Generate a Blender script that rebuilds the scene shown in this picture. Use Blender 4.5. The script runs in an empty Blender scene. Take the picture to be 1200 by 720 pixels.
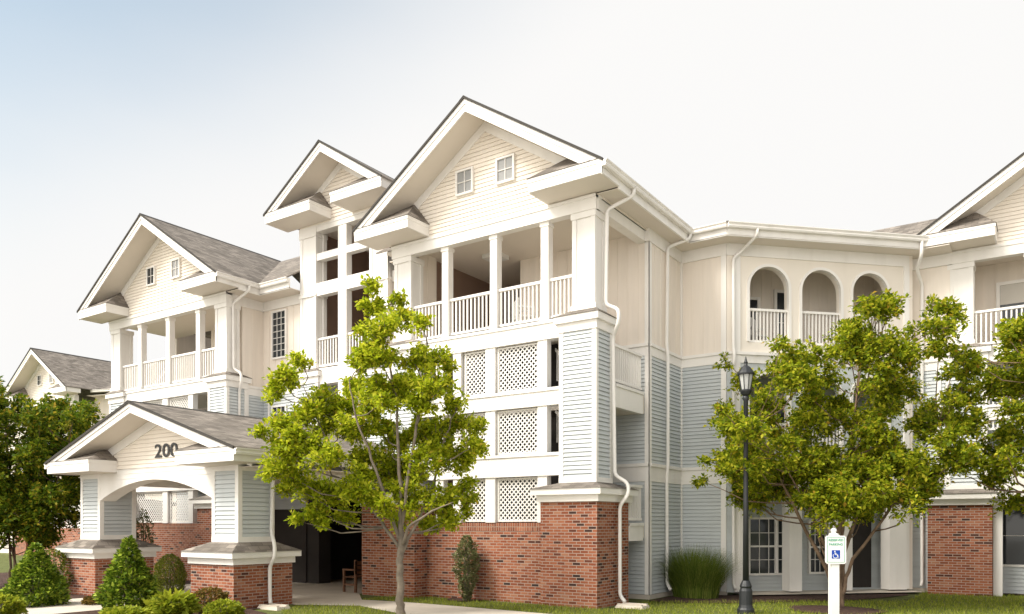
import bpy, bmesh, math, random
import numpy as np
from mathutils import Vector, Matrix
random.seed(7); rng = np.random.default_rng(7)
scene = bpy.context.scene
COL = scene.collection
R = math.radians

# ------------------------------------------------------------------ camera
CAMH = 1.9
YAW = math.atan2(635, 931)                       # heading, left of +Y
cd = bpy.data.cameras.new('camera'); cam = bpy.data.objects.new('camera', cd); COL.objects.link(cam)
cam.location = (0, 0, CAMH); cam.rotation_euler = (R(90), 0, YAW)
cd.sensor_width = 36; cd.lens = 931 / 1200 * 36; cd.shift_y = 255 / 1200
cd.clip_start = 0.1; cd.clip_end = 3000
scene.camera = cam

# ------------------------------------------------------------------ sky, sun, exposure
SUNDIR = Vector((-0.38, -0.62, 0.85)).normalized()      # towards the sun
el = math.asin(SUNDIR.z); az = math.atan2(SUNDIR.x, SUNDIR.y)
W = bpy.data.worlds.new('World'); scene.world = W; W.use_nodes = True
nt = W.node_tree; nt.nodes.clear()
sky = nt.nodes.new('ShaderNodeTexSky'); sky.sky_type = 'NISHITA'; sky.sun_disc = False
sky.sun_elevation = el; sky.sun_rotation = az; sky.air_density = 1.0; sky.dust_density = 2.0
tc = nt.nodes.new('ShaderNodeTexCoord')
dp = nt.nodes.new('ShaderNodeVectorMath'); dp.operation = 'DOT_PRODUCT'; dp.inputs[1].default_value = Vector((-0.45, -0.10, 0.89)).normalized()
ns = nt.nodes.new('ShaderNodeTexNoise'); ns.inputs['Scale'].default_value = 2.2; ns.inputs['Detail'].default_value = 5
mp = nt.nodes.new('ShaderNodeMapping'); mp.inputs['Scale'].default_value = (1, 1, 2.5)
ad = nt.nodes.new('ShaderNodeMath'); ad.operation = 'MULTIPLY_ADD'; ad.inputs[1].default_value = 0.07; 
rp = nt.nodes.new('ShaderNodeMapRange'); rp.inputs[1].default_value = 0.60; rp.inputs[2].default_value = 0.86
rp.inputs[3].default_value = 1.0; rp.inputs[4].default_value = 0.22; rp.interpolation_type = 'SMOOTHSTEP'
dk = nt.nodes.new('ShaderNodeMixRGB'); dk.blend_type = 'MULTIPLY'; dk.inputs[0].default_value = 1; dk.inputs[2].default_value = (0.49, 0.54, 0.46, 1)
mx = nt.nodes.new('ShaderNodeMixRGB'); 
# thin overcast: brighter on the sun's side of the sky than opposite it
wh = nt.nodes.new('ShaderNodeMixRGB'); wh.inputs[1].default_value = (2.2, 2.18, 2.15, 1); wh.inputs[2].default_value = (6.0, 5.7, 5.2, 1)
dh = nt.nodes.new('ShaderNodeVectorMath'); dh.operation = 'DOT_PRODUCT'; dh.inputs[1].default_value = Vector((SUNDIR.x, SUNDIR.y, 0)).normalized()
rh = nt.nodes.new('ShaderNodeMapRange'); rh.interpolation_type = 'SMOOTHSTEP'; rh.inputs[1].default_value = 0.12; rh.inputs[2].default_value = 0.75
bg = nt.nodes.new('ShaderNodeBackground'); bg.inputs['Strength'].default_value = 0.10
wo = nt.nodes.new('ShaderNodeOutputWorld')
L = nt.links.new
L(tc.outputs['Generated'], dp.inputs[0]); L(tc.outputs['Generated'], mp.inputs['Vector']); L(mp.outputs[0], ns.inputs['Vector'])
L(tc.outputs['Generated'], dh.inputs[0]); L(dh.outputs['Value'], rh.inputs[0]); L(rh.outputs[0], wh.inputs[0]); L(wh.outputs[0], mx.inputs[2])
L(ns.outputs['Fac'], ad.inputs[0]); L(dp.outputs['Value'], ad.inputs[2]); L(ad.outputs[0], rp.inputs[0])
L(rp.outputs[0], mx.inputs[0]); L(sky.outputs[0], dk.inputs[1]); L(dk.outputs[0], mx.inputs[1]); L(mx.outputs[0], bg.inputs['Color']); L(bg.outputs[0], wo.inputs[0])
sd = bpy.data.lights.new('sun', 'SUN'); sd.energy = 1.15; sd.angle = R(26); sd.color = (1.0, 0.94, 0.86)
so = bpy.data.objects.new('sun', sd); COL.objects.link(so); so.rotation_euler = SUNDIR.to_track_quat('Z', 'Y').to_euler()
so.location = (-20, -20, 40)
scene.view_settings.view_transform = 'Standard'; scene.view_settings.look = 'None'
scene.view_settings.exposure = 2.14; scene.view_settings.gamma = 1.0
scene.view_settings.use_curve_mapping = False

# ------------------------------------------------------------------ materials
def newmat(name):
    m = bpy.data.materials.new(name); m.use_nodes = True
    n = m.node_tree; b = n.nodes['Principled BSDF']
    return m, n, b
def plain(name, c, rough=0.6, var=0.06, scale=1.5, bump=0.0, spec=0.3, metal=0.0, dirt=0.0, boards=None):
    m, n, b = newmat(name)
    t = n.nodes.new('ShaderNodeTexCoord')
    no = n.nodes.new('ShaderNodeTexNoise'); no.inputs['Scale'].default_value = scale; no.inputs['Detail'].default_value = 6
    if boards:
        mb_ = n.nodes.new('ShaderNodeMapping'); mb_.inputs['Scale'].default_value = boards
        n.links.new(t.outputs['Object'], mb_.inputs[0]); n.links.new(mb_.outputs[0], no.inputs['Vector'])
    else: n.links.new(t.outputs['Object'], no.inputs['Vector'])
    cr = n.nodes.new('ShaderNodeValToRGB')
    cr.color_ramp.elements[0].position = 0.3; cr.color_ramp.elements[1].position = 0.7
    cr.color_ramp.elements[0].color = tuple(x * (1 - var) for x in c) + (1,)
    cr.color_ramp.elements[1].color = tuple(min(1, x * (1 + var)) for x in c) + (1,)
    n.links.new(no.outputs['Fac'], cr.inputs[0])
    out = cr.outputs[0]
    if dirt:
        n2 = n.nodes.new('ShaderNodeTexNoise'); n2.inputs['Scale'].default_value = 0.9; n2.inputs['Detail'].default_value = 8
        mpp = n.nodes.new('ShaderNodeMapping'); mpp.inputs['Scale'].default_value = (3, 3, 0.5)
        n.links.new(t.outputs['Object'], mpp.inputs[0]); n.links.new(mpp.outputs[0], n2.inputs['Vector'])
        r2 = n.nodes.new('ShaderNodeMapRange'); r2.inputs[1].default_value = 0.5; r2.inputs[2].default_value = 0.8
        r2.inputs[3].default_value = 0; r2.inputs[4].default_value = dirt
        n.links.new(n2.outputs['Fac'], r2.inputs[0])
        mm = n.nodes.new('ShaderNodeMixRGB'); mm.inputs[2].default_value = (0.33, 0.28, 0.2, 1)
        n.links.new(r2.outputs[0], mm.inputs[0]); n.links.new(out, mm.inputs[1]); out = mm.outputs[0]
    n.links.new(out, b.inputs['Base Color'])
    b.inputs['Roughness'].default_value = rough; b.inputs['Specular IOR Level'].default_value = spec; b.inputs['Metallic'].default_value = metal
    if bump:
        bp = n.nodes.new('ShaderNodeBump'); bp.inputs['Strength'].default_value = bump; bp.inputs['Distance'].default_value = 0.02
        n3 = n.nodes.new('ShaderNodeTexNoise'); n3.inputs['Scale'].default_value = scale * 12; n3.inputs['Detail'].default_value = 4
        n.links.new(t.outputs['Object'], n3.inputs['Vector']); n.links.new(n3.outputs['Fac'], bp.inputs['Height']); n.links.new(bp.outputs[0], b.inputs['Normal'])
    return m

def brickmat(name, w, h, mortar, cols, mcol, rough=0.85, bump=0.5, offs=0.5, noise=0.25):
    m, n, b = newmat(name)
    uv = n.nodes.new('ShaderNodeUVMap')
    br = n.nodes.new('ShaderNodeTexBrick'); br.inputs['Scale'].default_value = 1
    br.inputs['Brick Width'].default_value = w; br.inputs['Row Height'].default_value = h
    br.inputs['Mortar Size'].default_value = mortar; br.inputs['Mortar Smooth'].default_value = 0.15
    br.inputs['Color1'].default_value = (0, 0, 0, 1); br.inputs['Color2'].default_value = (1, 1, 1, 1); br.inputs['Mortar'].default_value = (0.5, 0.5, 0.5, 1)
    br.offset = offs
    n.links.new(uv.outputs[0], br.inputs['Vector'])
    cr = n.nodes.new('ShaderNodeValToRGB'); e = cr.color_ramp.elements
    e[0].position = cols[0][0]; e[0].color = cols[0][1] + (1,); e[1].position = cols[-1][0]; e[1].color = cols[-1][1] + (1,)
    for p, c in cols[1:-1]:
        x = e.new(p); x.color = c + (1,)
    n.links.new(br.outputs['Color'], cr.inputs[0])
    no = n.nodes.new('ShaderNodeTexNoise'); no.inputs['Scale'].default_value = 1.3; no.inputs['Detail'].default_value = 9; no.inputs['Roughness'].default_value = 0.7
    n.links.new(uv.outputs[0], no.inputs['Vector'])
    hv = n.nodes.new('ShaderNodeHueSaturation'); mr = n.nodes.new('ShaderNodeMapRange')
    mr.inputs[1].default_value = 0.3; mr.inputs[2].default_value = 0.7; mr.inputs[3].default_value = 1 - noise; mr.inputs[4].default_value = 1 + noise
    n.links.new(no.outputs['Fac'], mr.inputs[0]); n.links.new(mr.outputs[0], hv.inputs['Value']); n.links.new(cr.outputs[0], hv.inputs['Color'])
    mm = n.nodes.new('ShaderNodeMixRGB'); mm.inputs[2].default_value = mcol + (1,)
    n.links.new(br.outputs['Fac'], mm.inputs[0]); n.links.new(hv.outputs[0], mm.inputs[1]); n.links.new(mm.outputs[0], b.inputs['Base Color'])
    b.inputs['Roughness'].default_value = rough; b.inputs['Specular IOR Level'].default_value = 0.2
    bp = n.nodes.new('ShaderNodeBump'); bp.inputs['Strength'].default_value = bump; bp.inputs['Distance'].default_value = 0.01; bp.invert = True
    n.links.new(br.outputs['Fac'], bp.inputs['Height']); n.links.new(bp.outputs[0], b.inputs['Normal'])
    return m

def leafmat(name, stops, trans=0.35, rough=0.5):
    m, n, b = newmat(name)
    g = n.nodes.new('ShaderNodeNewGeometry'); cr = n.nodes.new('ShaderNodeValToRGB'); e = cr.color_ramp.elements
    e[0].position = stops[0][0]; e[0].color = stops[0][1] + (1,); e[1].position = stops[-1][0]; e[1].color = stops[-1][1] + (1,)
    for p, c in stops[1:-1]:
        x = e.new(p); x.color = c + (1,)
    n.links.new(g.outputs['Random Per Island'], cr.inputs[0]); n.links.new(cr.outputs[0], b.inputs['Base Color'])
    b.inputs['Roughness'].default_value = rough + .1; b.inputs['Specular IOR Level'].default_value = 0.18
    tr = n.nodes.new('ShaderNodeBsdfTranslucent'); n.links.new(cr.outputs[0], tr.inputs['Color'])
    ms = n.nodes.new('ShaderNodeMixShader'); ms.inputs[0].default_value = trans
    o = n.nodes['Material Output']; n.links.new(b.outputs[0], ms.inputs[1]); n.links.new(tr.outputs[0], ms.inputs[2]); n.links.new(ms.outputs[0], o.inputs[0])
    return m

def glassmat(name, c=(0.03, 0.035, 0.04), rough=0.06):
    m, n, b = newmat(name)
    b.inputs['Base Color'].default_value = c + (1,); b.inputs['Roughness'].default_value = rough; b.inputs['Specular IOR Level'].default_value = 0.45
    return m

M = {}
M['white'] = plain('white_trim_paint', (0.83, 0.80, 0.765), 0.5, 0.05, 0.8, dirt=0.14)
M['cream'] = plain('cream_vinyl', (0.82, 0.75, 0.665), 0.55, 0.06, 1.0, dirt=0.08, boards=(.35, .35, 9))
M['beige'] = plain('beige_panel_paint', (0.81, 0.735, 0.655), 0.6, 0.05, 1.0, dirt=0.10, boards=(5, 5, .4))
M['soffit'] = plain('soffit_panel', (0.72, 0.655, 0.58), 0.6, 0.03, 0.6)
M['blue'] = plain('blue_grey_vinyl', (0.55, 0.58, 0.592), 0.5, 0.07, 1.0, dirt=0.12, boards=(.35, .35, 9))
M['arcade'] = plain('arcade_stucco', (0.81, 0.745, 0.665), 0.6, 0.03, 0.6, dirt=0.08)
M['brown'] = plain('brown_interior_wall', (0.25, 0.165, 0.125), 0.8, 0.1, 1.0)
M['dark'] = plain('dark_shade_and_door', (0.035, 0.03, 0.028), 0.85, 0.2, 1.0)  # near-black colour standing in for shade in deep openings; also the door's colour
M['brick'] = brickmat('red_brick', 0.205, 0.069, 0.0085,
    [(0.0, (0.040, 0.027, 0.025)), (0.07, (0.111, 0.038, 0.025)), (0.18, (0.238, 0.070, 0.036)), (0.6, (0.290, 0.095, 0.048)), (0.85, (0.343, 0.129, 0.071)), (1.0, (0.370, 0.171, 0.102))], (0.384, 0.294, 0.241), noise=0.2)
M['soldier'] = brickmat('brick_soldier_course', 0.069, 0.205, 0.0085,
    [(0.0, (0.184, 0.061, 0.036)), (0.5, (0.276, 0.091, 0.048)), (1.0, (0.329, 0.134, 0.078))], (0.343, 0.257, 0.198), offs=0.0)
M['shingle'] = brickmat('asphalt_shingle', 0.30, 0.14, 0.006,
    [(0.0, (0.14, 0.122, 0.106)), (0.5, (0.20, 0.175, 0.152)), (1.0, (0.265, 0.232, 0.203))], (0.11, 0.097, 0.085), bump=0.6, noise=0.35)
M['edge'] = plain('drip_edge', (0.05, 0.045, 0.04), 0.8)
M['glass'] = glassmat('window_glass')
M['glassl'] = glassmat('attic_glass', (0.30, 0.30, 0.30), 0.25)
M['blind'] = plain('window_blind', (0.6, 0.57, 0.52), 0.7)
M['concrete'] = plain('concrete', (0.56, 0.50, 0.43), 0.9, 0.12, 1.3, bump=0.2)
M['lot'] = plain('worn_concrete_paving', (0.36, 0.335, 0.30), 0.9, 0.1, 0.8, bump=0.1)
M['mulch'] = plain('mulch', (0.075, 0.042, 0.032), 1.0, 0.5, 9.0, bump=1.0)
M['soil'] = plain('lawn_soil', (0.10, 0.115, 0.03), 1.0, 0.35, 3.0, bump=0.6)
M['blackmetal'] = plain('dark_painted_metal', (0.016, 0.018, 0.021), 0.45, 0.15, 3.0, spec=0.5)
M['lampglass'] = glassmat('lamp_glass', (0.42, 0.43, 0.42), 0.15)
M['signwhite'] = plain('sign_white', (0.82, 0.82, 0.80), 0.45, 0.02)
M['signgreen'] = plain('sign_green', (0.06, 0.34, 0.22), 0.45, 0.04)
M['signblue'] = plain('sign_blue', (0.01, 0.06, 0.36), 0.45, 0.04)
M['number'] = plain('number_black', (0.02, 0.02, 0.022), 0.4)
M['wood'] = plain('bench_wood', (0.16, 0.075, 0.04), 0.7, 0.3, 4.0)
M['chairwhite'] = plain('chair_white', (0.75, 0.74, 0.72), 0.5, 0.03)
M['bark'] = plain('bark_grey', (0.20, 0.165, 0.13), 0.95, 0.35, 6.0, bump=0.8)
M['barktan'] = plain('bark_tan', (0.20, 0.135, 0.09), 0.8, 0.35, 5.0, bump=0.5)

# ------------------------------------------------------------------ mesh builder
class F:
    def __init__(s, o, u=(1, 0)):
        s.o = Vector((o[0], o[1], 0)); l = math.hypot(*u); s.u = Vector((u[0] / l, u[1] / l, 0)); s.n = Vector((s.u.y, -s.u.x, 0))
    def p(s, u, n, z):
        return s.o + s.u * u + s.n * n + Vector((0, 0, z))
W0 = F((0, 0), (1, 0))          # u = x, outward n = -y
class MB:
    def __init__(s): s.v = []; s.f = []
    def face(s, pts):
        i = len(s.v); s.v += [tuple(p) for p in pts]; s.f.append(tuple(range(i, i + len(pts))))
    def _idx(s, pts, faces):
        i = len(s.v); s.v += [tuple(p) for p in pts]; s.f += [tuple(i + k for k in f) for f in faces]
    def fbox(s, fr, u0, u1, n0, n1, z0, z1):
        P = [fr.p(u, n, z) for z in (z0, z1) for u, n in ((u0, n0), (u1, n0), (u1, n1), (u0, n1))]
        s._idx(P, [(0, 1, 2, 3), (7, 6, 5, 4), (0, 4, 5, 1), (1, 5, 6, 2), (2, 6, 7, 3), (3, 7, 4, 0)]); return s
    def box(s, x0, x1, y0, y1, z0, z1):
        return s.fbox(W0, x0, x1, -y0, -y1, z0, z1)
    def prism(s, fr, poly, n0, n1):
        k = len(poly); P = [fr.p(u, n0, z) for u, z in poly] + [fr.p(u, n1, z) for u, z in poly]
        fs = [tuple(range(k)), tuple(range(2 * k - 1, k - 1, -1))] + [(i, (i + 1) % k, k + (i + 1) % k, k + i) for i in range(k)]
        s._idx(P, fs); return s
    def frustum(s, x0, x1, y0, y1, z0, X0, X1, Y0, Y1, z1):
        P = [(x0, y0, z0), (x1, y0, z0), (x1, y1, z0), (x0, y1, z0), (X0, Y0, z1), (X1, Y0, z1), (X1, Y1, z1), (X0, Y1, z1)]
        s._idx(P, [(3, 2, 1, 0), (4, 5, 6, 7), (0, 1, 5, 4), (1, 2, 6, 5), (2, 3, 7, 6), (3, 0, 4, 7)]); return s
    def solid(s, top, bot):
        k = len(top); P = list(top) + list(bot)
        s._idx(P, [tuple(range(k)), tuple(range(2 * k - 1, k - 1, -1))] + [(i, (i + 1) % k, k + (i + 1) % k, k + i) for i in range(k)]); return s
    def tube(s, path, rad, seg=8, cap=True):
        path = [Vector(p) for p in path]; rings = []
        rads = rad if isinstance(rad, (list, tuple)) else [rad] * len(path)
        up = Vector((0.31, 0.77, 0.55)).normalized(); i0 = len(s.v)
        for i, p in enumerate(path):
            a = path[max(0, i - 1)]; b = path[min(len(path) - 1, i + 1)]; d = (b - a).normalized()
            x = d.cross(up)
            if x.length < 0.05: x = d.cross(Vector((1, 0, 0)))
            x.normalize(); y = d.cross(x)
            for k in range(seg):
                t = 2 * math.pi * (k + .5) / seg; s.v.append(tuple(p + (x * math.cos(t) + y * math.sin(t)) * rads[i]))
        for i in range(len(path) - 1):
            for k in range(seg):
                a = i0 + i * seg + k; b = i0 + i * seg + (k + 1) % seg; s.f.append((a, b, b + seg, a + seg))
        if cap:
            s.f.append(tuple(i0 + k for k in range(seg))[::-1]); s.f.append(tuple(i0 + (len(path) - 1) * seg + k for k in range(seg)))
        return s
    def lathe(s, c, prof, seg=16):
        c = Vector(c); i0 = len(s.v)
        for r, z in prof:
            for k in range(seg):
                t = 2 * math.pi * k / seg; s.v.append((c.x + r * math.cos(t), c.y + r * math.sin(t), c.z + z))
        for i in range(len(prof) - 1):
            for k in range(seg):
                a = i0 + i * seg + k; b = i0 + i * seg + (k + 1) % seg; s.f.append((a, b, b + seg, a + seg))
        s.f.append(tuple(i0 + k for k in range(seg))[::-1]); s.f.append(tuple(i0 + (len(prof) - 1) * seg + k for k in range(seg)))
        return s
    def lap(s, fr, z0, z1, left, right, n=0.0, e=0.1, out=0.022, gap=.011):
        """horizontal clapboards; left/right: functions of z giving the ends"""
        z = z0; k = max(1, round((z1 - z0) / e)); e = (z1 - z0) / k
        for i in range(k):
            a = z0 + i * e; b = a + e
            la, ra, lb, rb = left(a), right(a), left(b), right(b)
            if ra - la < 0.02: continue
            if rb < lb: lb = rb = (lb + rb) / 2
            g = a + gap
            s.face([fr.p(la, n + out, g), fr.p(ra, n + out, g), fr.p(rb, n + .002, b), fr.p(lb, n + .002, b)])
            s.face([fr.p(la, n - .012, g), fr.p(ra, n - .012, g), fr.p(ra, n + out, g), fr.p(la, n + out, g)])
            s.face([fr.p(la, n - .012, a), fr.p(ra, n - .012, a), fr.p(ra, n - .012, g), fr.p(la, n - .012, g)])
            s.face([fr.p(la, n - .012, a), fr.p(ra, n - .012, a), fr.p(ra, n + .002, a), fr.p(la, n + .002, a)])
        return s
    def laprect(s, fr, u0, u1, z0, z1, n=0.0, e=0.1, out=0.022, back=0.12):
        s.lap(fr, z0, z1, lambda z: u0, lambda z: u1, n, e, out)
        s.fbox(fr, u0, u1, n - back, n - 0.014, z0, z1); return s
    def batten(s, fr, u0, u1, z0, z1, n=0.0, sp=0.30, back=0.12):
        s.fbox(fr, u0, u1, n - back, n, z0, z1)
        k = max(1, int((u1 - u0) / sp))
        for i in range(1, k):
            u = u0 + (u1 - u0) * i / k; s.fbox(fr, u - .016, u + .016, n + .001, n + .012, z0 + .002, z1 - .002)
        return s
    def build(s, name, mat, parent=None, smooth=False, uv=True):
        me = bpy.data.meshes.new(name); me.from_pydata(s.v, [], s.f); me.update()
        bm = bmesh.new(); bm.from_mesh(me); bmesh.ops.recalc_face_normals(bm, faces=bm.faces)
        if uv:
            ul = bm.loops.layers.uv.new('UVMap')
            for f in bm.faces:
                nn = f.normal
                if abs(nn.z) > 0.995: t = Vector((1, 0, 0))
                else: t = Vector((-nn.y, nn.x, 0)).normalized()
                bt = nn.cross(t)
                for l in f.loops: l[ul].uv = (l.vert.co.dot(t), l.vert.co.dot(bt))
        bm.to_mesh(me); bm.free()
        if smooth:
            for p in me.polygons: p.use_smooth = True
        me.materials.append(mat)
        o = bpy.data.objects.new(name, me); COL.objects.link(o)
        if parent: o.parent = parent
        return o
def tag(o, label=None, cat=None, group=None, kind=None):
    if label: o['label'] = label
    if cat: o['category'] = cat
    if group: o['group'] = group
    if kind: o['kind'] = kind
    return o
def empty(name, loc=(0, 0, 0)):
    o = bpy.data.objects.new(name, None); COL.objects.link(o); o.location = loc; o.empty_display_size = 0.3
    return o
def settle(root, loc):
    """put an empty at the thing's base while its children (built in world space) stay where they are"""
    root.location = loc
    for ch in root.children: ch.matrix_parent_inverse = Matrix.Translation(-Vector(loc))
th = YAW; cT, sT = math.cos(th), math.sin(th)
def onground(px, py, z=0.0):                    # used once, to survey where things stand on the ground
    d = (CAMH - z) * 931 / (py - 615); r = (px - 600) / 931 * d
    return Vector((cT * r - sT * d, sT * r + cT * d, z))
def at(px, d, z=0.0):
    r = (px - 600) / 931 * d
    return Vector((cT * r - sT * d, sT * r + cT * d, z))
RIGHT = Vector((cT, sT, 0)); FWD = Vector((-sT, cT, 0))

# ------------------------------------------------------------------ reusable architecture
TAN = 0.655
def window(root, fr, u0, u1, z0, z1, n, cols, rows, glass='glass', tr=0.055, mid=None, blind=0):
    w = MB()
    w.fbox(fr, u0, u0 + tr, n - .05, n + .05, z0, z1); w.fbox(fr, u1 - tr, u1, n - .05, n + .05, z0, z1)
    w.fbox(fr, u0 + tr, u1 - tr, n - .05, n + .048, z0, z0 + tr); w.fbox(fr, u0 + tr, u1 - tr, n - .05, n + .048, z1 - tr, z1)
    a, b, c, d = u0 + tr, u1 - tr, z0 + tr, z1 - tr
    for i in range(1, cols):
        x = a + (b - a) * i / cols; w.fbox(fr, x - .008, x + .008, n - .01, n + .032, c, d)
    for i in range(1, rows):
        z = c + (d - c) * i / rows; h = .025 if (mid and i == mid) else .008
        w.fbox(fr, a, b, n - .01, n + .034 + (.006 if h > .02 else 0), z - h, z + h)
    o = w.build('window', M['white'], root)
    MB().fbox(fr, a, b, n - .03, n + .012, c, d).build('pane', M[glass], o)
    if blind:
        MB().fbox(fr, a + .005, b - .005, n - .006, n + .016, d - (d - c) * blind, d - .003).build('blind', M['blind'], o)
    return o
def railing(root, fr, u0, u1, z0, z1, n, sp=0.118):
    r = MB(); r.fbox(fr, u0, u1, n - .045, n + .045, z1 - .065, z1); r.fbox(fr, u0, u1, n - .03, n + .03, z0, z0 + .06)
    k = max(2, round((u1 - u0) / sp))
    for i in range(k):
        u = u0 + (u1 - u0) * (i + .5) / k; r.fbox(fr, u - .019, u + .019, n - .019, n + .019, z0 + .06, z1 - .065)
    return r.build('railing', M['white'], root)
def lattice(root, fr, u0, u1, z0, z1, n, sp=0.090, w=0.031):
    m = MB(); q = math.sqrt(.5)
    uc, zc = (u0 + u1) / 2, (z0 + z1) / 2; hu, hz = (u1 - u0) / 2, (z1 - z0) / 2
    for sgn, nn in ((1, n), (-1, n - .0065)):
        d = Vector((q, sgn * q)); pn = Vector((-sgn * q, q)); ext = (hu + hz)
        k = int(ext / sp) + 2
        for i in range(-k, k + 1):
            off = i * sp + sp / 2
            lo, hi = -1e9, 1e9
            for dd, oo, h in ((d.x, pn.x * off, hu), (d.y, pn.y * off, hz)):
                t0, t1 = (-h - oo) / dd, (h - oo) / dd
                lo = max(lo, min(t0, t1)); hi = min(hi, max(t0, t1))
            if hi - lo < 0.03: continue
            c = Vector((uc, zc)) + pn * off
            P = [c + d * lo + pn * w / 2, c + d * lo - pn * w / 2, c + d * hi - pn * w / 2, c + d * hi + pn * w / 2]
            m.prism(fr, [(p.x, p.y) for p in P], nn - .006, nn)
    t = .04
    m.fbox(fr, u0 - .01, u0 + t, n - .03, n + .018, z0, z1); m.fbox(fr, u1 - t, u1 + .01, n - .03, n + .018, z0, z1)
    m.fbox(fr, u0 + t, u1 - t, n - .03, n + .016, z0, z0 + t); m.fbox(fr, u0 + t, u1 - t, n - .03, n + .016, z1 - t, z1)
    return m.build('lattice_panel', M['white'], root)
def spout(root, pts, r=0.045, shoe=True):
    o = MB()
    # square-section pipe with rounded bends
    P = [Vector(p) for p in pts]; path = [P[0]]
    for i in range(1, len(P) - 1):
        a = (P[i - 1] - P[i]); b = (P[i + 1] - P[i]); q = min(.09, a.length * .4, b.length * .4)
        path += [P[i] + a.normalized() * q, P[i] + (a.normalized() + b.normalized()) * q * .28, P[i] + b.normalized() * q]
    path.append(P[-1]); o.tube(path, r, 8)
    ob = o.build('downspout', M['white'], root, smooth=True)
    return ob
def shaft(root, x0, x1, y0, y1, z0, z1, name='corner_pillar', cb=.085):
    """square pier clad in blue lap siding with white corner boards"""
    m = MB(); c = MB()
    for fr, w in ((F((x0, y0), (1, 0)), x1 - x0), (F((x1, y0), (0, 1)), y1 - y0), (F((x1, y1), (-1, 0)), x1 - x0), (F((x0, y1), (0, -1)), y1 - y0)):
        m.lap(fr, z0, z1, lambda z: cb * .9, lambda z: w - cb * .9, 0, .1, .026, .014)
    m.box(x0 + .016, x1 - .016, y0 + .016, y1 - .016, z0, z1)
    for xa, xb in ((x0 - .028, x0 + cb), (x1 - cb, x1 + .028)):
        for ya, yb in ((y0 - .028, y0 + cb), (y1 - cb, y1 + .028)):
            c.box(xa, xb, ya, yb, z0, z1)
    c.box(x0 - .031, x1 + .031, y0 - .031, y1 + .031, z0 - .0, z0 + .12)
    o = m.build(name, M['blue'], root); c.build('corner_board', M['white'], o)
    return o
def cap(parent, x0, x1, y0, y1, z0, inner, zt, o1=.07, o2=.18, h1=.16, h2=.14):
    """white band, projecting fascia and a little shingled skirt roof up to the shaft above (inner = its plan)"""
    m = MB(); m.box(x0 - o1, x1 + o1, y0 - o1, y1 + o1, z0, z0 + h1); m.box(x0 - o2, x1 + o2, y0 - o2, y1 + o2, z0 + h1, z0 + h1 + h2)
    c = m.build('pier_cap', M['white'], parent)
    e = MB(); e.frustum(x0 - o2 - .025, x1 + o2 + .025, y0 - o2 - .025, y1 + o2 + .025, z0 + h1 + h2 + .002, inner[0], inner[1], inner[2], inner[3], zt)
    e.build('skirt_roof', M['shingle'], parent)
    return c
def panelcol(parent, x0, x1, y0, y1, z0, z1):
    """upper white panelled column"""
    m = MB(); m.box(x0 + .02, x1 - .02, y0 + .02, y1 - .02, z0, z1)
    for xa, xb in ((x0, x0 + .11), (x1 - .11, x1)):
        for ya, yb in ((y0, y0 + .11), (y1 - .11, y1)): m.box(xa, xb, ya, yb, z0 + .14, z1 - .14)
    m.box(x0 - .03, x1 + .03, y0 - .03, y1 + .03, z0, z0 + .14); m.box(x0 - .025, x1 + .025, y0 - .025, y1 + .025, z1 - .14, z1)
    return m.build('upper_column', M['white'], parent)
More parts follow.
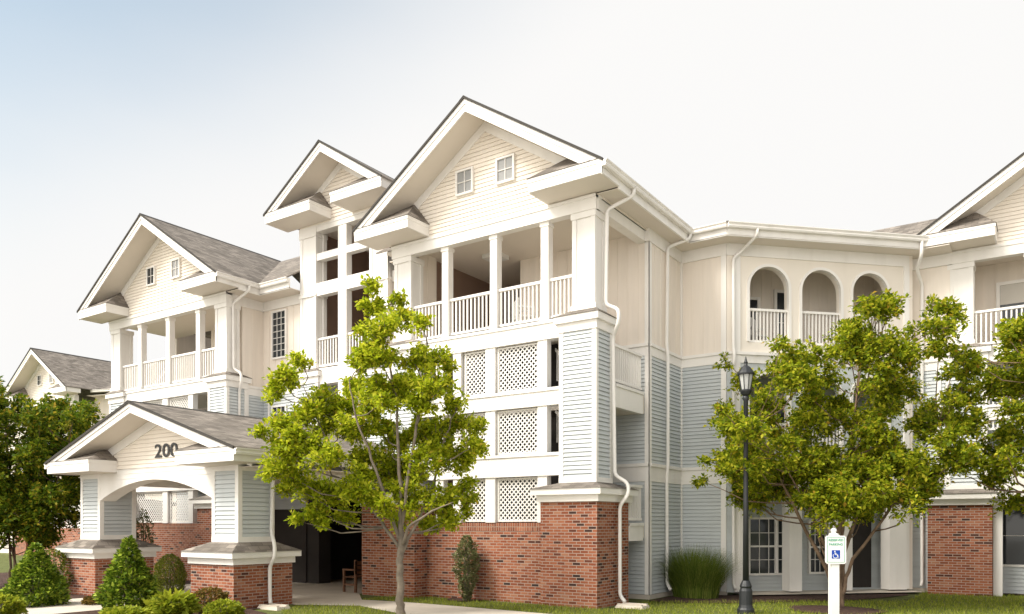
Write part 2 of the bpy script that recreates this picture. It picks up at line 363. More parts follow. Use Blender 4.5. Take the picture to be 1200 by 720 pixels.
def gable_roof(root, cx, hs, hw, bF, bW, bE, ze, tan, retlen, gw='cream', wins=(), zgw=None, gl=True, gr=True, thick=.30, eaves=(None, None), back=True):
    """front gable: roof slabs, rake boards, soffits, cornice returns, lap gable wall.  ze: top of eave"""
    zr = ze + hs * tan
    yl = eaves[0] or bE; yr = eaves[1] or bE
    for sx, ye in ((-1, yl), (1, yr)):
        xe = cx + sx * (hs + .04); t = .045; zlow = ze - .04 * tan
        top = [(xe, bF - .03, zlow + t), (xe, ye, zlow + t), (cx, bE, zr + t), (cx, bF - .03, zr + t)]
        bot = [(x, y, z - t) for x, y, z in top]
        MB().solid(top, bot).build('roof', M['shingle'], root)
        if True:
            # dark drip edge along the rake
            a = [(xe, bF - .045, zlow + t + .006), (cx, bF - .045, zr + t + .006), (cx, bF - .02, zr + t + .006), (xe, bF - .02, zlow + t + .006)]
            MB().solid(a, [(x, y, z - t - .02) for x, y, z in a]).build('drip_edge', M['edge'], root)
        # rake board: two steps
        r = MB(); fr = F((cx, bF), (1, 0)); h1, h2 = thick * .42, thick
        c0 = sx * hs
        r.prism(fr, [(c0, ze - .002), (0, zr - .002), (0, zr - h1), (c0, ze - h1)], -.05, .012)
        r.prism(fr, [(c0, ze - h1), (0, zr - h1), (0, zr - h2), (c0 - sx * (h2 - h1) * .0, ze - h2)], -.05, -.012)
        r.build('rake_board', M['white'], root)
        # sloped soffit
        s_ = MB(); z_in = .20
        top = [(cx + sx * (hs - .05), bF + .05, ze - z_in + .05 * tan), (cx + sx * (hs - .05), bW, ze - z_in + .05 * tan), (cx, bW, zr - z_in), (cx, bF + .05, zr - z_in)]
        s_.solid(top, [(x, y, z - .012) for x, y, z in top]); s_.build('rake_soffit', M['soffit'], root)
        # frieze board along the rake on the gable wall
        g = MB(); fw = F((cx, bW), (1, 0)); zt = z_in + .014
        k = sx * (hs - .35)
        g.prism(fw, [(k, ze + .35 * tan - zt), (0, zr - zt), (0, zr - zt - .24), (k, ze + .35 * tan - zt - .24)], .0, .035)
        g.build('gable_frieze', M['white'], root)
        # cornice return
        if retlen:
            ret = MB(); xa, xb = sorted((cx + sx * hs, cx + sx * (hs - retlen)))
            ret.box(xa, xb, bF + .002, bW + .0, ze - .27, ze - .06); ret.box(xa - .012, xb + .012, bF - .014, bW - .01, ze - .06, ze + .03)
            ro = ret.build('cornice_return', M['white'], root)
            sf = MB(); sf.box(xa + .04, xb - .04, bF + .04, bW, ze - .276, ze - .271); sf.build('return_soffit', M['soffit'], ro)
            xin = cx + sx * (hs - retlen); rise = min(.66, (retlen - .5) * tan - .16); xo = cx + sx * hs
            A = (xo, bF - .03, ze + .035); B = (xin - sx * .03, bF - .03, ze + .035); C = (xin - sx * .03, bW, ze + .035); D = (cx + sx * (hs - retlen + .5), bW, ze + .035 + rise); E_ = (xo, bW, ze + .03)
            sk = MB(); sk.face([A, B, D]); sk.face([A, D, E_]); sk.face([B, C, D]); sk.face([A, E_, C, B])
            sk.build('skirt_roof', M['shingle'], ro)
    # gable wall
    z0 = zgw if zgw is not None else ze - .33
    fw = F((cx, bW), (1, 0)); g = MB()
    hwz = lambda z: max(0.0, min(hw, (zr - .25 - z) / tan))
    g.lap(fw, z0, zr - .27, lambda z: -hwz(z), lambda z: hwz(z), 0, .105, .020, .006)
    kz = zr - .25 - hw * tan
    poly = [(-hw, z0), (hw, z0)] + ([(hw, kz)] if kz > z0 else []) + [(0, zr - .25)] + ([(-hw, kz)] if kz > z0 else [])
    g.prism(fw, poly, -.15, -.016)
    gwo = g.build('gable_wall', M[gw], root)
    for (ua, ub, za, zb, gl_) in wins: 
        w = window(root, fw, ua, ub, za, zb, .03, 2, 2, gl_, tr=.05)
    # ridge cap
    MB().prism(F((cx, bF - .05), (1, 0)), [(-.13, zr + .052 - .13 * tan), (0, zr + .058), (.13, zr + .052 - .13 * tan), (.13, zr + .03 - .13 * tan), (0, zr + .036), (-.13, zr + .03 - .13 * tan)], 0, -(bE - bF)).build('ridge_cap', M['edge'], root)
    return zr
def gutter(root, fr, u0, u1, n, z):
    """ogee gutter along a frame: n = outer face"""
    m = MB(); pr = [(-.11, -.14), (-.02, -.14), (.0, -.10), (-.02, -.06), (.02, -.02), (.02, 0), (.005, 0), (.005, -.015), (-.11, -.015)]
    P0 = [fr.p(u0, n + a, z + b) for a, b in pr]; P1 = [fr.p(u1, n + a, z + b) for a, b in pr]
    m.solid(P0, P1); return m.build('gutter', M['white'], root)

# ------------------------------------------------------------------ ground
def sheet(name, pts, z, mat, label=None):
    m = MB(); m.face([(p[0], p[1], z) for p in pts]); o = m.build(name, mat); o['kind'] = 'structure'; return o
GZ = 0.0
sheet('ground', [(-400, -60), (200, -60), (200, 400), (-400, 400)], GZ, M['soil'])

# ------------------------------------------------------------------ the apartment building
B = empty('apartment_building')
tag(B, 'three storey cream and blue-grey apartment building with gabled balcony wings on brick piers', 'apartment building')
ZE = 9.70; ZF = 9.07; ZS = 9.38          # eave top, frieze bottom, soffit
FL3 = 6.72
DR = -1.5                                # depth of the recessed balconies of the angled bay

def wing(cx, hw, hs, opening, bX=0.0, brickL=None, brickR=None, bE=21.5, eaves=(None, None), rightopen=True, lattices=(), posts2=(), brickw=True, wins=()):
    """b of the fronts measured from 15.84 + bX"""
    y0 = 15.84 + bX
    bW = y0 + .11; bF = y0 - .74
    zr = gable_roof(B, cx, hs, hw, bF, bW, bE, ZE, TAN if hs < 3.8 else .65, 1.88, wins=wins, eaves=eaves)
    fr = F((cx, bW), (1, 0))
    # frieze beam over the porch
    m = MB(); m.fbox(fr, -hw - .05, hw + .05, -.20, .03, ZF, ZS + .02); m.fbox(fr, -hw - .05, hw + .05, -.2, .055, ZS - .05, ZS + .018)
    m.build('frieze_beam', M['white'], B)
    pil = []
    for sx in (-1, 1):
        xo = cx + sx * (hw + .03)
        sx0, sx1 = sorted((xo, xo - sx * .93)); sy0, sy1 = y0 + .11, y0 + .86
        p = shaft(B, sx0, sx1, sy0, sy1, 2.86, 6.36); pil.append(p)
        # lower brick pier
        bx = (brickL if sx < 0 else brickR)
        if bx: bx0, bx1, by0 = bx
        else:
            xo2 = cx + sx * (hw + .12); bx0, bx1 = sorted((xo2, xo2 - sx * 1.5)); by0 = y0
        MB().box(bx0, bx1, by0, y0 + 1.6, -.1, 2.43).build('brick_base', M['brick'], p)
        cap(p, bx0, bx1, by0, y0 + 1.6, 2.43, (sx0 - .03, sx1 + .03, sy0 - .03, sy1 + .03), 2.87)
        ux0, ux1 = sorted((cx + sx * hw, cx + sx * (hw - .6))); uy0, uy1 = y0 + .13, y0 + .63
        cap(p, sx0, sx1, sy0, sy1, 6.36, (ux0 - .03, ux1 + .03, uy0 - .03, uy1 + .03), 6.83, .05, .12, .20, .16)
        panelcol(p, ux0, ux1, uy0, uy1, 6.80, ZF)
    xl, xr = cx - hw + .60, cx + hw - .60
    # third floor posts, railing
    ps = [cx + k for k in opening]
    for x in ps:
        m = MB(); m.box(x - .105, x + .105, y0 + .16, y0 + .37, FL3, ZF); m.box(x - .125, x + .125, y0 + .14, y0 + .39, FL3, FL3 + .12); m.box(x - .125, x + .125, y0 + .14, y0 + .39, ZF - .1, ZF - .001)
        m.build('porch_post', M['white'], B)
    edges = [xl] + ps + [xr]
    for a, b in zip(edges[:-1], edges[1:]):
        railing(B, fr, a - cx + (.105 if a != xl else 0), b - cx - (.105 if b != xr else 0), FL3 + .07, 7.73, -.16)
    # floor bands
    sxl, sxr = cx - hw + .90, cx + hw - .90
    def band(za, zb, ex=0):
        m = MB(); m.fbox(fr, sxl - cx + ex, sxr - cx - ex, -.28, .0, za, zb); m.fbox(fr, sxl - cx + ex, sxr - cx - ex, -.28, .03, zb - .07, zb + .0); return m.build('floor_band', M['white'], B)
    band(6.28, 6.72); band(4.72, 5.13); band(3.06, 3.60)
    # brick wall + soldier course
    bl, br = (brickL[1] if brickL else cx - hw + 1.38), (brickR[0] if brickR else cx + hw - 1.38)
    if brickw: MB().box(bl, br, y0 + .17, y0 + .42, -.1, 1.74).build('brick_wall', M['brick'], B)
    if brickw: MB().box(bl, br, y0 + .162, y0 + .425, 1.741, 1.945).build('soldier_course', M['soldier'], B)
    for (za, zb) in ((1.95, 3.06), (3.60, 4.72), (5.13, 6.28)):
        for kind, a, b in lattices:
            if kind == 'L': lattice(B, fr, a, b, za + .02, zb - .02, -.12)
            else:
                m = MB(); m.fbox(fr, a, b, -.22, -.03, za, zb); m.build('porch_post', M['white'], B)
    return zr

# --- main wing (the big gable), right of the entry
MX = -11.68
wing(MX, 3.07, 3.70, (-1.33, .21, 1.70), brickL=(-15.5, -13.62, 15.5), bE=23.0, eaves=(16.7, 20.1),
     lattices=(('P', -1.62, -1.37), ('P', -1.05, -.80), ('L', -.72, -.04), ('P', -.02, .27), ('L', .30, 1.50), ('P', 1.52, 1.78)),
     wins=((-.89, -.34, 10.24, 10.88, 'glassl'), (.36, .91, 10.24, 10.88, 'glassl')))
# --- left wing
wing(-25.46, 3.43, 4.08, (-1.6, .12, 1.85), bE=21.0, eaves=(21.0, 16.7),
     lattices=(('P', -2.15, -1.9), ('L', -1.86, -.2), ('P', -.16, .14), ('L', .18, 1.3), ('P', 1.34, 1.6)),
     wins=((-.98, -.48, 10.3, 10.95, 'glass'), (.5, 1.0, 10.3, 10.95, 'glassl')))
# --- right wing, partly beyond the frame
wing(.66, 3.07, 3.80, (-1.2, .3, 1.75), bX=8.98, brickL=(-2.86, -1.34, 24.4), bE=32, eaves=(28, 30), brickw=False,
     lattices=(('P', 1.2, 1.5),), wins=((-.9, -.35, 10.24, 10.88, 'glassl'), (.36, .91, 10.24, 10.88, 'glassl')))

# --- walls of the main wing
fB = F((0, 18.6), (1, 0))
BH = 18.6
def twoface(fr, u0, u1, n=0, belt=(6.2, 6.5), low=(3.0, 3.45), zt=ZF, cbl=True, cbr=True, z0=0.12, lowbelt=True):
    """wall: beige battens above, blue laps below, belt courses between, frieze on top"""
    MB().batten(fr, u0, u1, belt[1], zt, n).build('wall', M['beige'], B)
    m = MB(); m.laprect(fr, u0, u1, low[1], belt[0], n)
    m.laprect(fr, u0, u1, z0, low[0], n); m.build('wall', M['blue'], B)
    for za, zb in ((belt), (low)):
        c = MB(); c.fbox(fr, u0, u1, n - .1, n + .03, za, zb); c.fbox(fr, u0, u1, n - .1, n + .065, zb - .07, zb + .01); c.build('belt_course', M['white'], B)
    if z0 < 1: MB().fbox(fr, u0, u1, n - .12, n + .01, -.1, z0).build('foundation', M['concrete'], B)
def corner(x, y, sx=1, sy=-1, z0=.12, z1=ZF, w=.11):
    m = MB()
    m.box(min(x, x + sx * .026), max(x, x + sx * .026), *sorted((y + sy * .026, y - sy * w)), z0, z1)
    m.box(*sorted((x + sx * .025, x - sx * w)), *sorted((y + sy * .026, y)), z0, z1)
    return m.build('corner_board', M['white'], B)
XR = -8.48
# back wall of the porch / stair well (front parallel), with the dark breezeway recess in the middle
twoface(F((-12.4, BH), (1, 0)), 0, 12.4 + XR, zt=9.36)
MB().batten(F((-14.25, 16.4), (0, 1)), 0, .75, 6.72, 9.36).build('wall', M['beige'], B)
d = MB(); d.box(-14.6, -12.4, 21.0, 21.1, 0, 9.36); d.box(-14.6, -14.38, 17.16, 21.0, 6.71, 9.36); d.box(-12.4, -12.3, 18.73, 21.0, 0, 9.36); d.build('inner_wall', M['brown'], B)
MB().box(-15.2, XR - .02, 16.15, 18.6, 9.33, 9.40).build('porch_ceiling', M['soffit'], B)
MB().box(-14.6, -12.3, 18.6, 21.0, 9.33, 9.40).build('porch_ceiling', M['soffit'], B)
MB().box(-14.6, -9.45, 16.15, 21.0, 6.40, 6.70).build('floor_slab', M['soffit'], B)
for za, zb in ((4.66, 5.2), (1.5, 1.93)):
    MB().box(-14.0, XR - .13, 16.75, 18.58, za + .06, zb - .02).build('floor_slab', M['soffit'], B)
    e = MB(); e.box(XR - .13, XR, 17.48 if za < 2 else 16.75, 18.25, za, zb); e.box(XR - .13, XR + .03, 17.48 if za < 2 else 16.75, 18.25, zb - .06, zb + .01); e.build('landing_edge', M['white'], B)
    railing(B, F((XR, 0), (0, 1)), 17.48 if za < 2 else 16.74, 18.25, zb + .07, zb + .95, -.06, .10)
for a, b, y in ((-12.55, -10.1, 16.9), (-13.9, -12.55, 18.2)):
    MB().box(a, b, y, y + .06, .0, 6.38).build('stair_shade_wall', M['dark'], B)  # near-black walls added so the gaps in the lattice look shaded
# stair flights behind the lattice
for k, (za, zb) in enumerate(((0, 1.6), (3.2, 4.7), (4.9, 6.5))):
    s_ = MB()
    for i in range(9):
        x = -13.0 + i * .27; s_.box(x, x + .29, 17.05, 18.15, za + (zb - za) * i / 9 - .2, za + (zb - za) * (i + 1) / 9)
    s_.build('stair_flight', M['concrete'], B)
for z_ in (3.7, 5.2):
    m = MB(); k = 7
    for i in range(k):
        x = -10.02 + i * .09; zt_ = z_ + .95 - i * .10
        m.box(x, x + .02, 16.62, 16.65, zt_ - .75, zt_)
    fr_ = F((0, 16.63), (1, 0)); m.prism(fr_, [(-10.05, z_ + .93), (-9.38, z_ + .19), (-9.38, z_ + .27), (-10.05, z_ + 1.01)], -.03, .03)
    m.build('stair_railing', M['white'], B)
# side frieze beam over the open side and rear body
fs = F((XR - .12, 0), (0, 1))
m = MB(); m.fbox(fs, 16.0, 18.70, -.2, .06, ZF, ZS + .02); m.fbox(fs, 16.0, 18.7, -.2, .085, ZS - .05, ZS + .018); m.build('frieze_beam', M['white'], B)
# rear side wall
fs2 = F((XR, BH), (0, 1)); twoface(fs2, 0, 2.09, zt=ZF)
MB().fbox(fs2, -.1, 2.09, -.1, .05, ZF, ZS + .02).build('frieze_beam', M['white'], B)
corner(XR, BH, 1, -1)
fw2 = F((XR, 20.69), (1, 0)); UW = 1.26
twoface(fw2, 0.0, UW, zt=ZF); MB().fbox(fw2, .0, UW + .03, -.1, .05, ZF, ZS + .02).build('frieze_beam', M['white'], B)
m = MB(); m.fbox(fw2, 0.002, .05, .0, .05, .12, ZF); m.build('corner_board', M['white'], B)
m = MB(); m.fbox(fw2, UW - .12, UW + .02, -.02, .035, .12, ZF); m.build('corner_board', M['white'], B)
# side eave of the main wing
xe = MX + 3.70
MB().box(XR - .1, xe - .02, 15.95, 20.69, ZS + .001, ZS + .02).build('soffit', M['soffit'], B)
MB().box(xe - .05, xe - .003, 15.955, 20.05, ZS - .01, ZE - .01).build('fascia', M['white'], B)
gutter(B, F((xe, 0), (0, 1)), 15.08, 20.0, .115, ZE + .0)
# front-parallel eave between main wing and the angled bay
P0 = Vector((XR + UW, 20.69)); SQ = math.sqrt(.5)
oh = .62
yE = 20.69 - oh
MB().box(xe - .3, P0.x + .26, yE, 20.69, ZS + .003, ZS + .02).build('soffit', M['soffit'], B)
MB().box(xe, P0.x + .24, yE, yE + .05, ZS - .01, ZE - .012).build('fascia', M['white'], B)
gutter(B, F((0, yE), (1, 0)), xe + .1, P0.x + .26, .112, ZE - .002)
MB().solid([(xe - .1, yE - .06, ZE + .02), (P0.x + .3, yE - .06, ZE + .02), (P0.x - .5, 24.5, ZE + 1.5), (xe - 2.0, 24.5, ZE + 1.5)], [(xe - .1, yE - .06, ZE - .02), (P0.x + .3, yE - .06, ZE - .02), (P0.x - .5, 24.5, ZE + 1.46), (xe - 2.0, 24.5, ZE + 1.46)]).build('roof', M['shingle'], B)

# --- angled bay with the arches
fD = F((P0.x, P0.y), (1, 1)); TD = 5.45
def arch_wall(name, fr, u0, u1, z0, z1, ops, n0, n1, mat, sub=14):
    m = MB(); u = u0
    for (a, b, zb, zs) in ops:
        if a > u: m.fbox(fr, u, a, n0, n1, z0, z1)
        r = (b - a) / 2
        if zb > z0: m.fbox(fr, a, b, n0, n1, z0, zb)
        arc = [(a + r - r * math.cos(math.pi * i / sub), zs + r * math.sin(math.pi * i / sub)) for i in range(sub + 1)]
        # split in strips so every piece is convex
        for (p, q) in zip(arc[:-1], arc[1:]):
            m.prism(fr, [p, q, (q[0], z1), (p[0], z1)], n0, n1)
        u = b
    if u1 > u: m.fbox(fr, u, u1, n0, n1, z0, z1)
    return m.build(name, mat, B)
ARCH = [(.66, 1.80), (2.19, 3.36), (3.72, 4.80)]
OD = .06
arch_wall('arcade_wall', fD, .02, TD, 6.50, ZF, [(a, b, 6.78, 8.83 - (b - a) / 2) for a, b in ARCH], -.18, OD - .03, M['arcade'])
arch_wall('arcade_wall', fD, .02, TD, 3.46, 6.22, [(a, b, 3.7, 5.95 - (b - a) / 2) for a, b in ARCH], -.18, OD - .03, M['blue'])
for a, b in ARCH:
    for zt, zr0, zr1 in ((8.83, 6.80, 7.71), (5.95, 3.72, 4.65)):
        r = (b - a) / 2; zs = zt - r
        m = MB(); k = 16; ri, ro = r - .002, r + .075
        for i in range(k):
            t0, t1 = math.pi * i / k, math.pi * (i + 1) / k
            cxm = (a + b) / 2
            q = [(cxm - rr * math.cos(t), zs + rr * math.sin(t)) for rr, t in ((ri, t0), (ro, t0), (ro, t1), (ri, t1))]
            m.prism(fD, q, -.04, OD)
        for x in (a, b):
            w0, w1 = (x - .075, x + .002) if x == a else (x - .002, x + .075)
            m.fbox(fD, w0, w1, -.04, OD, zr0, zs)
        m.build('arch_trim', M['white'], B)
        railing(B, fD, a, b, zr0, zr1, -.06, .105)
for za, zb in ((6.22, 6.50), (3.0, 3.46)):
    c = MB(); c.fbox(fD, .03, TD, -.18, OD, za, zb); c.fbox(fD, .03, TD, -.18, OD + .045, zb - .07, zb + .01); c.build('belt_course', M['white'], B)
m = MB(); m.fbox(fD, 0.0, TD, -.18, OD, ZF, ZS + .02); m.build('frieze_beam', M['white'], B)
for t in (.30, 5.36):
    m = MB(); m.fbox(fD, t - .08, t + .08, -.05, OD + .02, .12, ZF); m.build('corner_board', M['white'], B)
MB().fbox(fD, TD, TD + .1, DR - .1, OD, .1, ZS).build('inner_wall', M['beige'], B)
MB().fbox(fD, -.08, 0.02, DR - .1, -.2, .1, ZS).build('inner_wall', M['beige'], B)
# ground floor piers and recessed windows of the bay
m = MB(); m.fbox(fD, .02, .62, -.2, OD - .02, .1, 3.0); m.build('wall', M['blue'], B)
for a, b in ((.36, .60), (1.80, 2.17), (3.2, 3.68), (4.82, 5.36)):
    m = MB(); m.fbox(fD, a, b, -.30, OD + .03, .1, 3.0); m.build('porch_pier', M['white'], B)
for (za, zb, mt) in ((.05, 2.9, 'blue'), (3.5, 6.15, 'blue'), (6.75, 9.3, 'beige')):
    m = MB()
    if mt == 'blue': m.laprect(fD, 0.05, TD, za, zb, DR if za > 1 else -.62)
    else: m.batten(fD, .05, TD, za, zb, DR)
    m.build('inner_wall', M[mt], B)
    MB().fbox(fD, 0.05, TD, DR - .1, -.18, zb - .02, zb + .06).build('porch_ceiling', M['soffit'], B)
for za in (3.2, 6.5):
    MB().fbox(fD, .05, TD, DR - .1, -.18, za, za + .2).build('floor_slab', M['concrete'], B)
window(B, fD, .93, 2.16, .50, 2.10, -.58, 4, 4, mid=2)
window(B, fD, 2.75, 3.3, .52, 2.02, -.58, 3, 4, mid=2)
m = MB(); m.fbox(fD, 1.72, 1.80, -.58, -.50, .55, 2.05); m.build('mullion', M['white'], B)
for z in (3.75, 6.8):
    window(B, fD, .2, 1.75, z, z + 1.65, DR + .03, 2, 1, tr=.08)
    window(B, fD, 2.2, 2.6, z, z + 1.9, DR + .03, 1, 2, tr=.08)
# door on the ground floor
m = MB(); m.fbox(fD, 3.75, 4.7, -.6, -.55, .12, 2.3); o = m.build('door', M['dark'], B)
MB().fbox(fD, 3.82, 3.86, -.55, -.50, 1.0, 1.2).build('handle', M['blackmetal'], o)
# eave of the bay
n_o = oh
MB().fbox(fD, -.26, TD + .1, 0, n_o, ZS + .005, ZS + .022).build('soffit', M['soffit'], B)
MB().fbox(fD, -.25, TD + .1, n_o - .05, n_o, ZS - .01, ZE - .014).build('fascia', M['white'], B)
gutter(B, fD, -.27, TD + .22, n_o + .112, ZE - .004)
A_, B_, C_, D_ = fD.p(-.3, n_o + .06, ZE + .02), fD.p(TD + .3, n_o + .06, ZE + .02), fD.p(TD + .3, -4, ZE + 1.1), fD.p(-.3, -4, ZE + 1.1)
MB().solid([A_, B_, C_, D_], [p - Vector((0, 0, .04)) for p in (A_, B_, C_, D_)]).build('roof', M['shingle'], B)

# --- right wing walls
RY = 24.93
fR = F((-3.42, RY), (1, 0)); twoface(fR, .02, 1.05, zt=ZF)
m = MB(); m.fbox(fR, .72, .84, .0, .045, .12, 6.2); m.build('corner_board', M['white'], B)
MB().fbox(fR, -.25, 1.1, -.1, .05, ZF, ZS + .02).build('frieze_beam', M['white'], B)
MB().box(-3.7, -2.3, 24.1, RY, ZS + .001, ZS + .02).build('soffit', M['soffit'], B)
RB = 26.4
for za, zb, mt in ((6.75, 9.32, 'beige'), (3.3, 6.3, 'blue'), (0, 3.0, 'blue')):
    m = MB()
    if mt == 'beige': m.batten(F((-2.3, RB), (1, 0)), 0, 6.5, za, zb)
    else: m.laprect(F((-2.3, RB), (1, 0)), 0, 6.5, za, zb)
    m.build('inner_wall', M[mt], B)
    MB().box(-2.3, 4.2, 25.05, RB, zb - .02, zb + .06).build('porch_ceiling', M['soffit'], B)
MB().batten(F((-2.05, 25.3), (0, 1)), 0, 1.1, 6.75, 9.3).build('wall', M['beige'], B)
MB().box(-2.3, 4.2, 25.1, RB, 6.42, 6.72).build('floor_slab', M['concrete'], B)
MB().box(-2.3, 4.2, 25.1, RB, 3.08, 3.3).build('floor_slab', M['concrete'], B)
window(B, F((0, RB), (1, 0)), -1.35, 1.0, 6.9, 8.75, .03, 2, 1, tr=.09, blind=.33)
window(B, F((0, 25.6), (1, 0)), -1.6, 1.6, .75, 2.45, .0, 3, 2, tr=.06)
m = MB(); m.laprect(F((-2.3, 25.6), (1, 0)), .5, 5.5, 0, .74); m.build('wall', M['blue'], B)
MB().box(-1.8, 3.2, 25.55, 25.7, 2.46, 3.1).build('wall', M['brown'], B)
railing(B, F((0, 25.0), (1, 0)), -1.6, 2.2, 4.45, 5.35, 0, .1)
# segmental arch between the brick piers on the right wing
m = MB(); N_ = 16; aL, aR = -1.30, 2.65
for i in range(N_):
    u0, u1 = aL + (aR - aL) * i / N_, aL + (aR - aL) * (i + 1) / N_
    zz = lambda u: 2.2 + .85 * (1 - ((u - (aL + aR) / 2) / ((aR - aL) / 2)) ** 2)
    m.prism(F((0, 24.75), (1, 0)), [(u0, zz(u0)), (u1, zz(u1)), (u1, 3.55), (u0, 3.55)], -.25, 0)
m.build('arch_spandrel', M['white'], B)
MB().box(-1.33, -1.12, 24.62, 24.86, 0, 2.5).build('porch_post', M['white'], B)
# roof body behind the right wing and the bay
MB().solid([(-6.0, 24.2, ZE + .0), (-2.2, 24.2, ZE + 0.0), (-2.2, 26.1, ZE + 1.12), (-6.0, 26.1, ZE + 1.12)], [(-6.0, 24.2, ZE - .05), (-2.2, 24.2, ZE - .05), (-2.2, 26.1, ZE + 1.07), (-6.0, 26.1, ZE + 1.07)]).build('roof', M['shingle'], B)

# --- centre tower over the entry
TX = -18.05; TW = 17.2
gable_roof(B, TX, 2.50, 1.90, 16.3, TW, 22, 11.65, TAN, 2.05, zgw=11.3, thick=.27)
ft = F((TX, TW), (1, 0))
for sx in (-1, 1):
    x0, x1 = sorted((TX + sx * 1.9, TX + sx * 1.16)); p = None
    m = MB(); m.box(x0 + .02, x1 - .02, TW + .02, TW + .43, 6.8, 11.3)
    for xa, xb in ((x0, x0 + .11), (x1 - .11, x1)):
        for ya, yb in ((TW, TW + .11), (TW + .34, TW + .45)): m.box(xa, xb, ya, yb, 6.9, 11.0)
    m.box(x0 - .03, x1 + .03, TW - .03, TW + .48, 6.8, 6.95); m.box(x0 - .025, x1 + .025, TW - .025, TW + .47, 11.0, 11.33); m.box(x0 - .025, x1 + .025, TW - .025, TW + .47, 9.12, 9.2)
    p = shaft(B, x0 - .15, x1 + .12, TW - .03, TW + .8, 2.86, 6.36)
    m.build('upper_column', M['white'], p)
    cap(p, x0 - .15, x1 + .12, TW - .03, TW + .8, 6.36, (x0 - .03, x1 + .03, TW - .03, TW + .83), 6.83, .05, .12, .20, .16)
    if sx > 0:
        MB().box(x0 - .08, x1 + .3, TW - .15, TW + 1.2, -.1, 2.43).build('brick_base', M['brick'], p)
        cap(p, x0 - .08, x1 + .3, TW - .15, TW + 1.2, 2.43, (x0 - .18, x1 + .15, TW - .06, TW + .83), 2.87)
    else: MB().box(x0 - .3, x1 - .2, TW + .3, TW + .8, -.1, 2.86).build('entry_panel', M['dark'], p)  # left panel: entry shade put into its near-black colour
    MB().box(*sorted((TX + sx * 1.9, TX + sx * 1.75)), TW + .47, 21, 6.8, 11.35).build('wall', M['beige'], B)
m = MB(); m.fbox(ft, -1.16, 1.16, -.3, .0, 11.12, 11.34); m.fbox(ft, -1.18, 1.18, -.3, .02, 11.28, 11.32); m.build('frieze_beam', M['white'], B)
m = MB()
m.fbox(ft, -.19, .17, -.25, -.02, 6.8, 11.12)
m.fbox(ft, -1.16, -.19, -.25, -.03, 10.22, 10.44); m.fbox(ft, .17, 1.16, -.25, -.03, 10.22, 10.44)
m.fbox(ft, -1.16, -.19, -.25, -.012, 9.1, 9.5); m.fbox(ft, .17, 1.16, -.25, -.012, 9.1, 9.5)
m.fbox(ft, -1.16, -1.10, -.4, -.26, 6.8, 11.1)
m.build('screen_frame', M['white'], B)
for a, b in ((-1.16, -.19), (.17, 1.16)): railing(B, ft, a, b, 6.87, 7.78, -.12)
m = MB(); m.fbox(ft, -1.16, 1.16, -.3, 0, 6.30, 6.8); m.build('floor_band', M['white'], B)
m = MB(); m.fbox(ft, -1.05, 1.0, -.3, -.05, 3.0, 3.7); m.build('floor_band', M['white'], B)
m = MB(); m.fbox(ft, -.19, .17, -.25, -.02, 3.7, 6.3); m.build('porch_post', M['white'], B)
for a, b in ((-1.0, -.19), (.17, .95)): railing(B, ft, a, b, 3.78, 4.7, -.12)
# tower interior
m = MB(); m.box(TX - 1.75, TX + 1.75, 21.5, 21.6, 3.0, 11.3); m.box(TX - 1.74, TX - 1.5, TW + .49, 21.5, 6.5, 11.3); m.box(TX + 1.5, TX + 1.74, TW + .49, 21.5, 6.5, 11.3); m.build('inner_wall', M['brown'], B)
MB().box(TX - 1.7, TX + 1.7, 17.5, 21.5, 11.30, 11.36).build('porch_ceiling', M['soffit'], B)
MB().box(TX - 1.7, TX + 1.7, 17.5, 21.5, 6.4, 6.78).build('floor_slab', M['soffit'], B)
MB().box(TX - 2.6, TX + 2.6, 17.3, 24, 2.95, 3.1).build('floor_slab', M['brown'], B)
# breezeway through the ground floor
m = MB(); m.box(-20.6, -20.45, 18.4, 27, 0, 2.95); m.box(-15.7, -15.55, 17.45, 27, 0, 2.95); m.box(-20.6, -15.5, 27, 27.1, 0, 2.95); m.box(-20.6, -15.5, 22, 27.1, 2.95, 3.05); m.build('breezeway_wall', M['dark'], B)  # depth of shade in the tunnel is painted by near-black walls
m = MB(); m.box(-21.0, -20.45, 17.5, 18.4, 0, 2.95); m.build('entry_panel', M['dark'], B)  # near-black here too, as painted shade
# --- recess walls either side of the tower
for xa, xb, win in ((-22.06, -19.95, True), (-16.15, -14.72, False)):
    fr = F((xa, 17.44), (1, 0)); twoface(fr, 0, xb - xa, zt=ZF, z0=2.4)
    MB().fbox(fr, 0, xb - xa, -.1, .05, ZF, ZS + .02).build('frieze_beam', M['white'], B)
    MB().box(xa + .5, xb - .0, 16.75, 17.44, ZS + .001, ZS + .02).build('soffit', M['soffit'], B)
    MB().box(xa + .68, xb, 16.75, 16.8, ZS - .01, ZE - .012).build('fascia', M['white'], B)
    gutter(B, F((0, 16.75), (1, 0)), xa + .7 + .1, xb, .112, ZE - .002)
    MB().fbox(fr, 0, xb - xa, -.12, 0, -.1, 2.4).build('brick_wall', M['dark' if win else 'brick'], B)  # left recess has no brick: plain near-black colour paints the shade
    if win:
        window(B, fr, .50, 1.23, 7.40, 9.0, .03, 3, 7)
        window(B, fr, .50, 1.23, 4.2, 5.85, .03, 3, 7)
        m = MB(); m.fbox(fr, .28, .36, 0, .04, 2.4, 6.2); m.build('corner_board', M['white'], B)
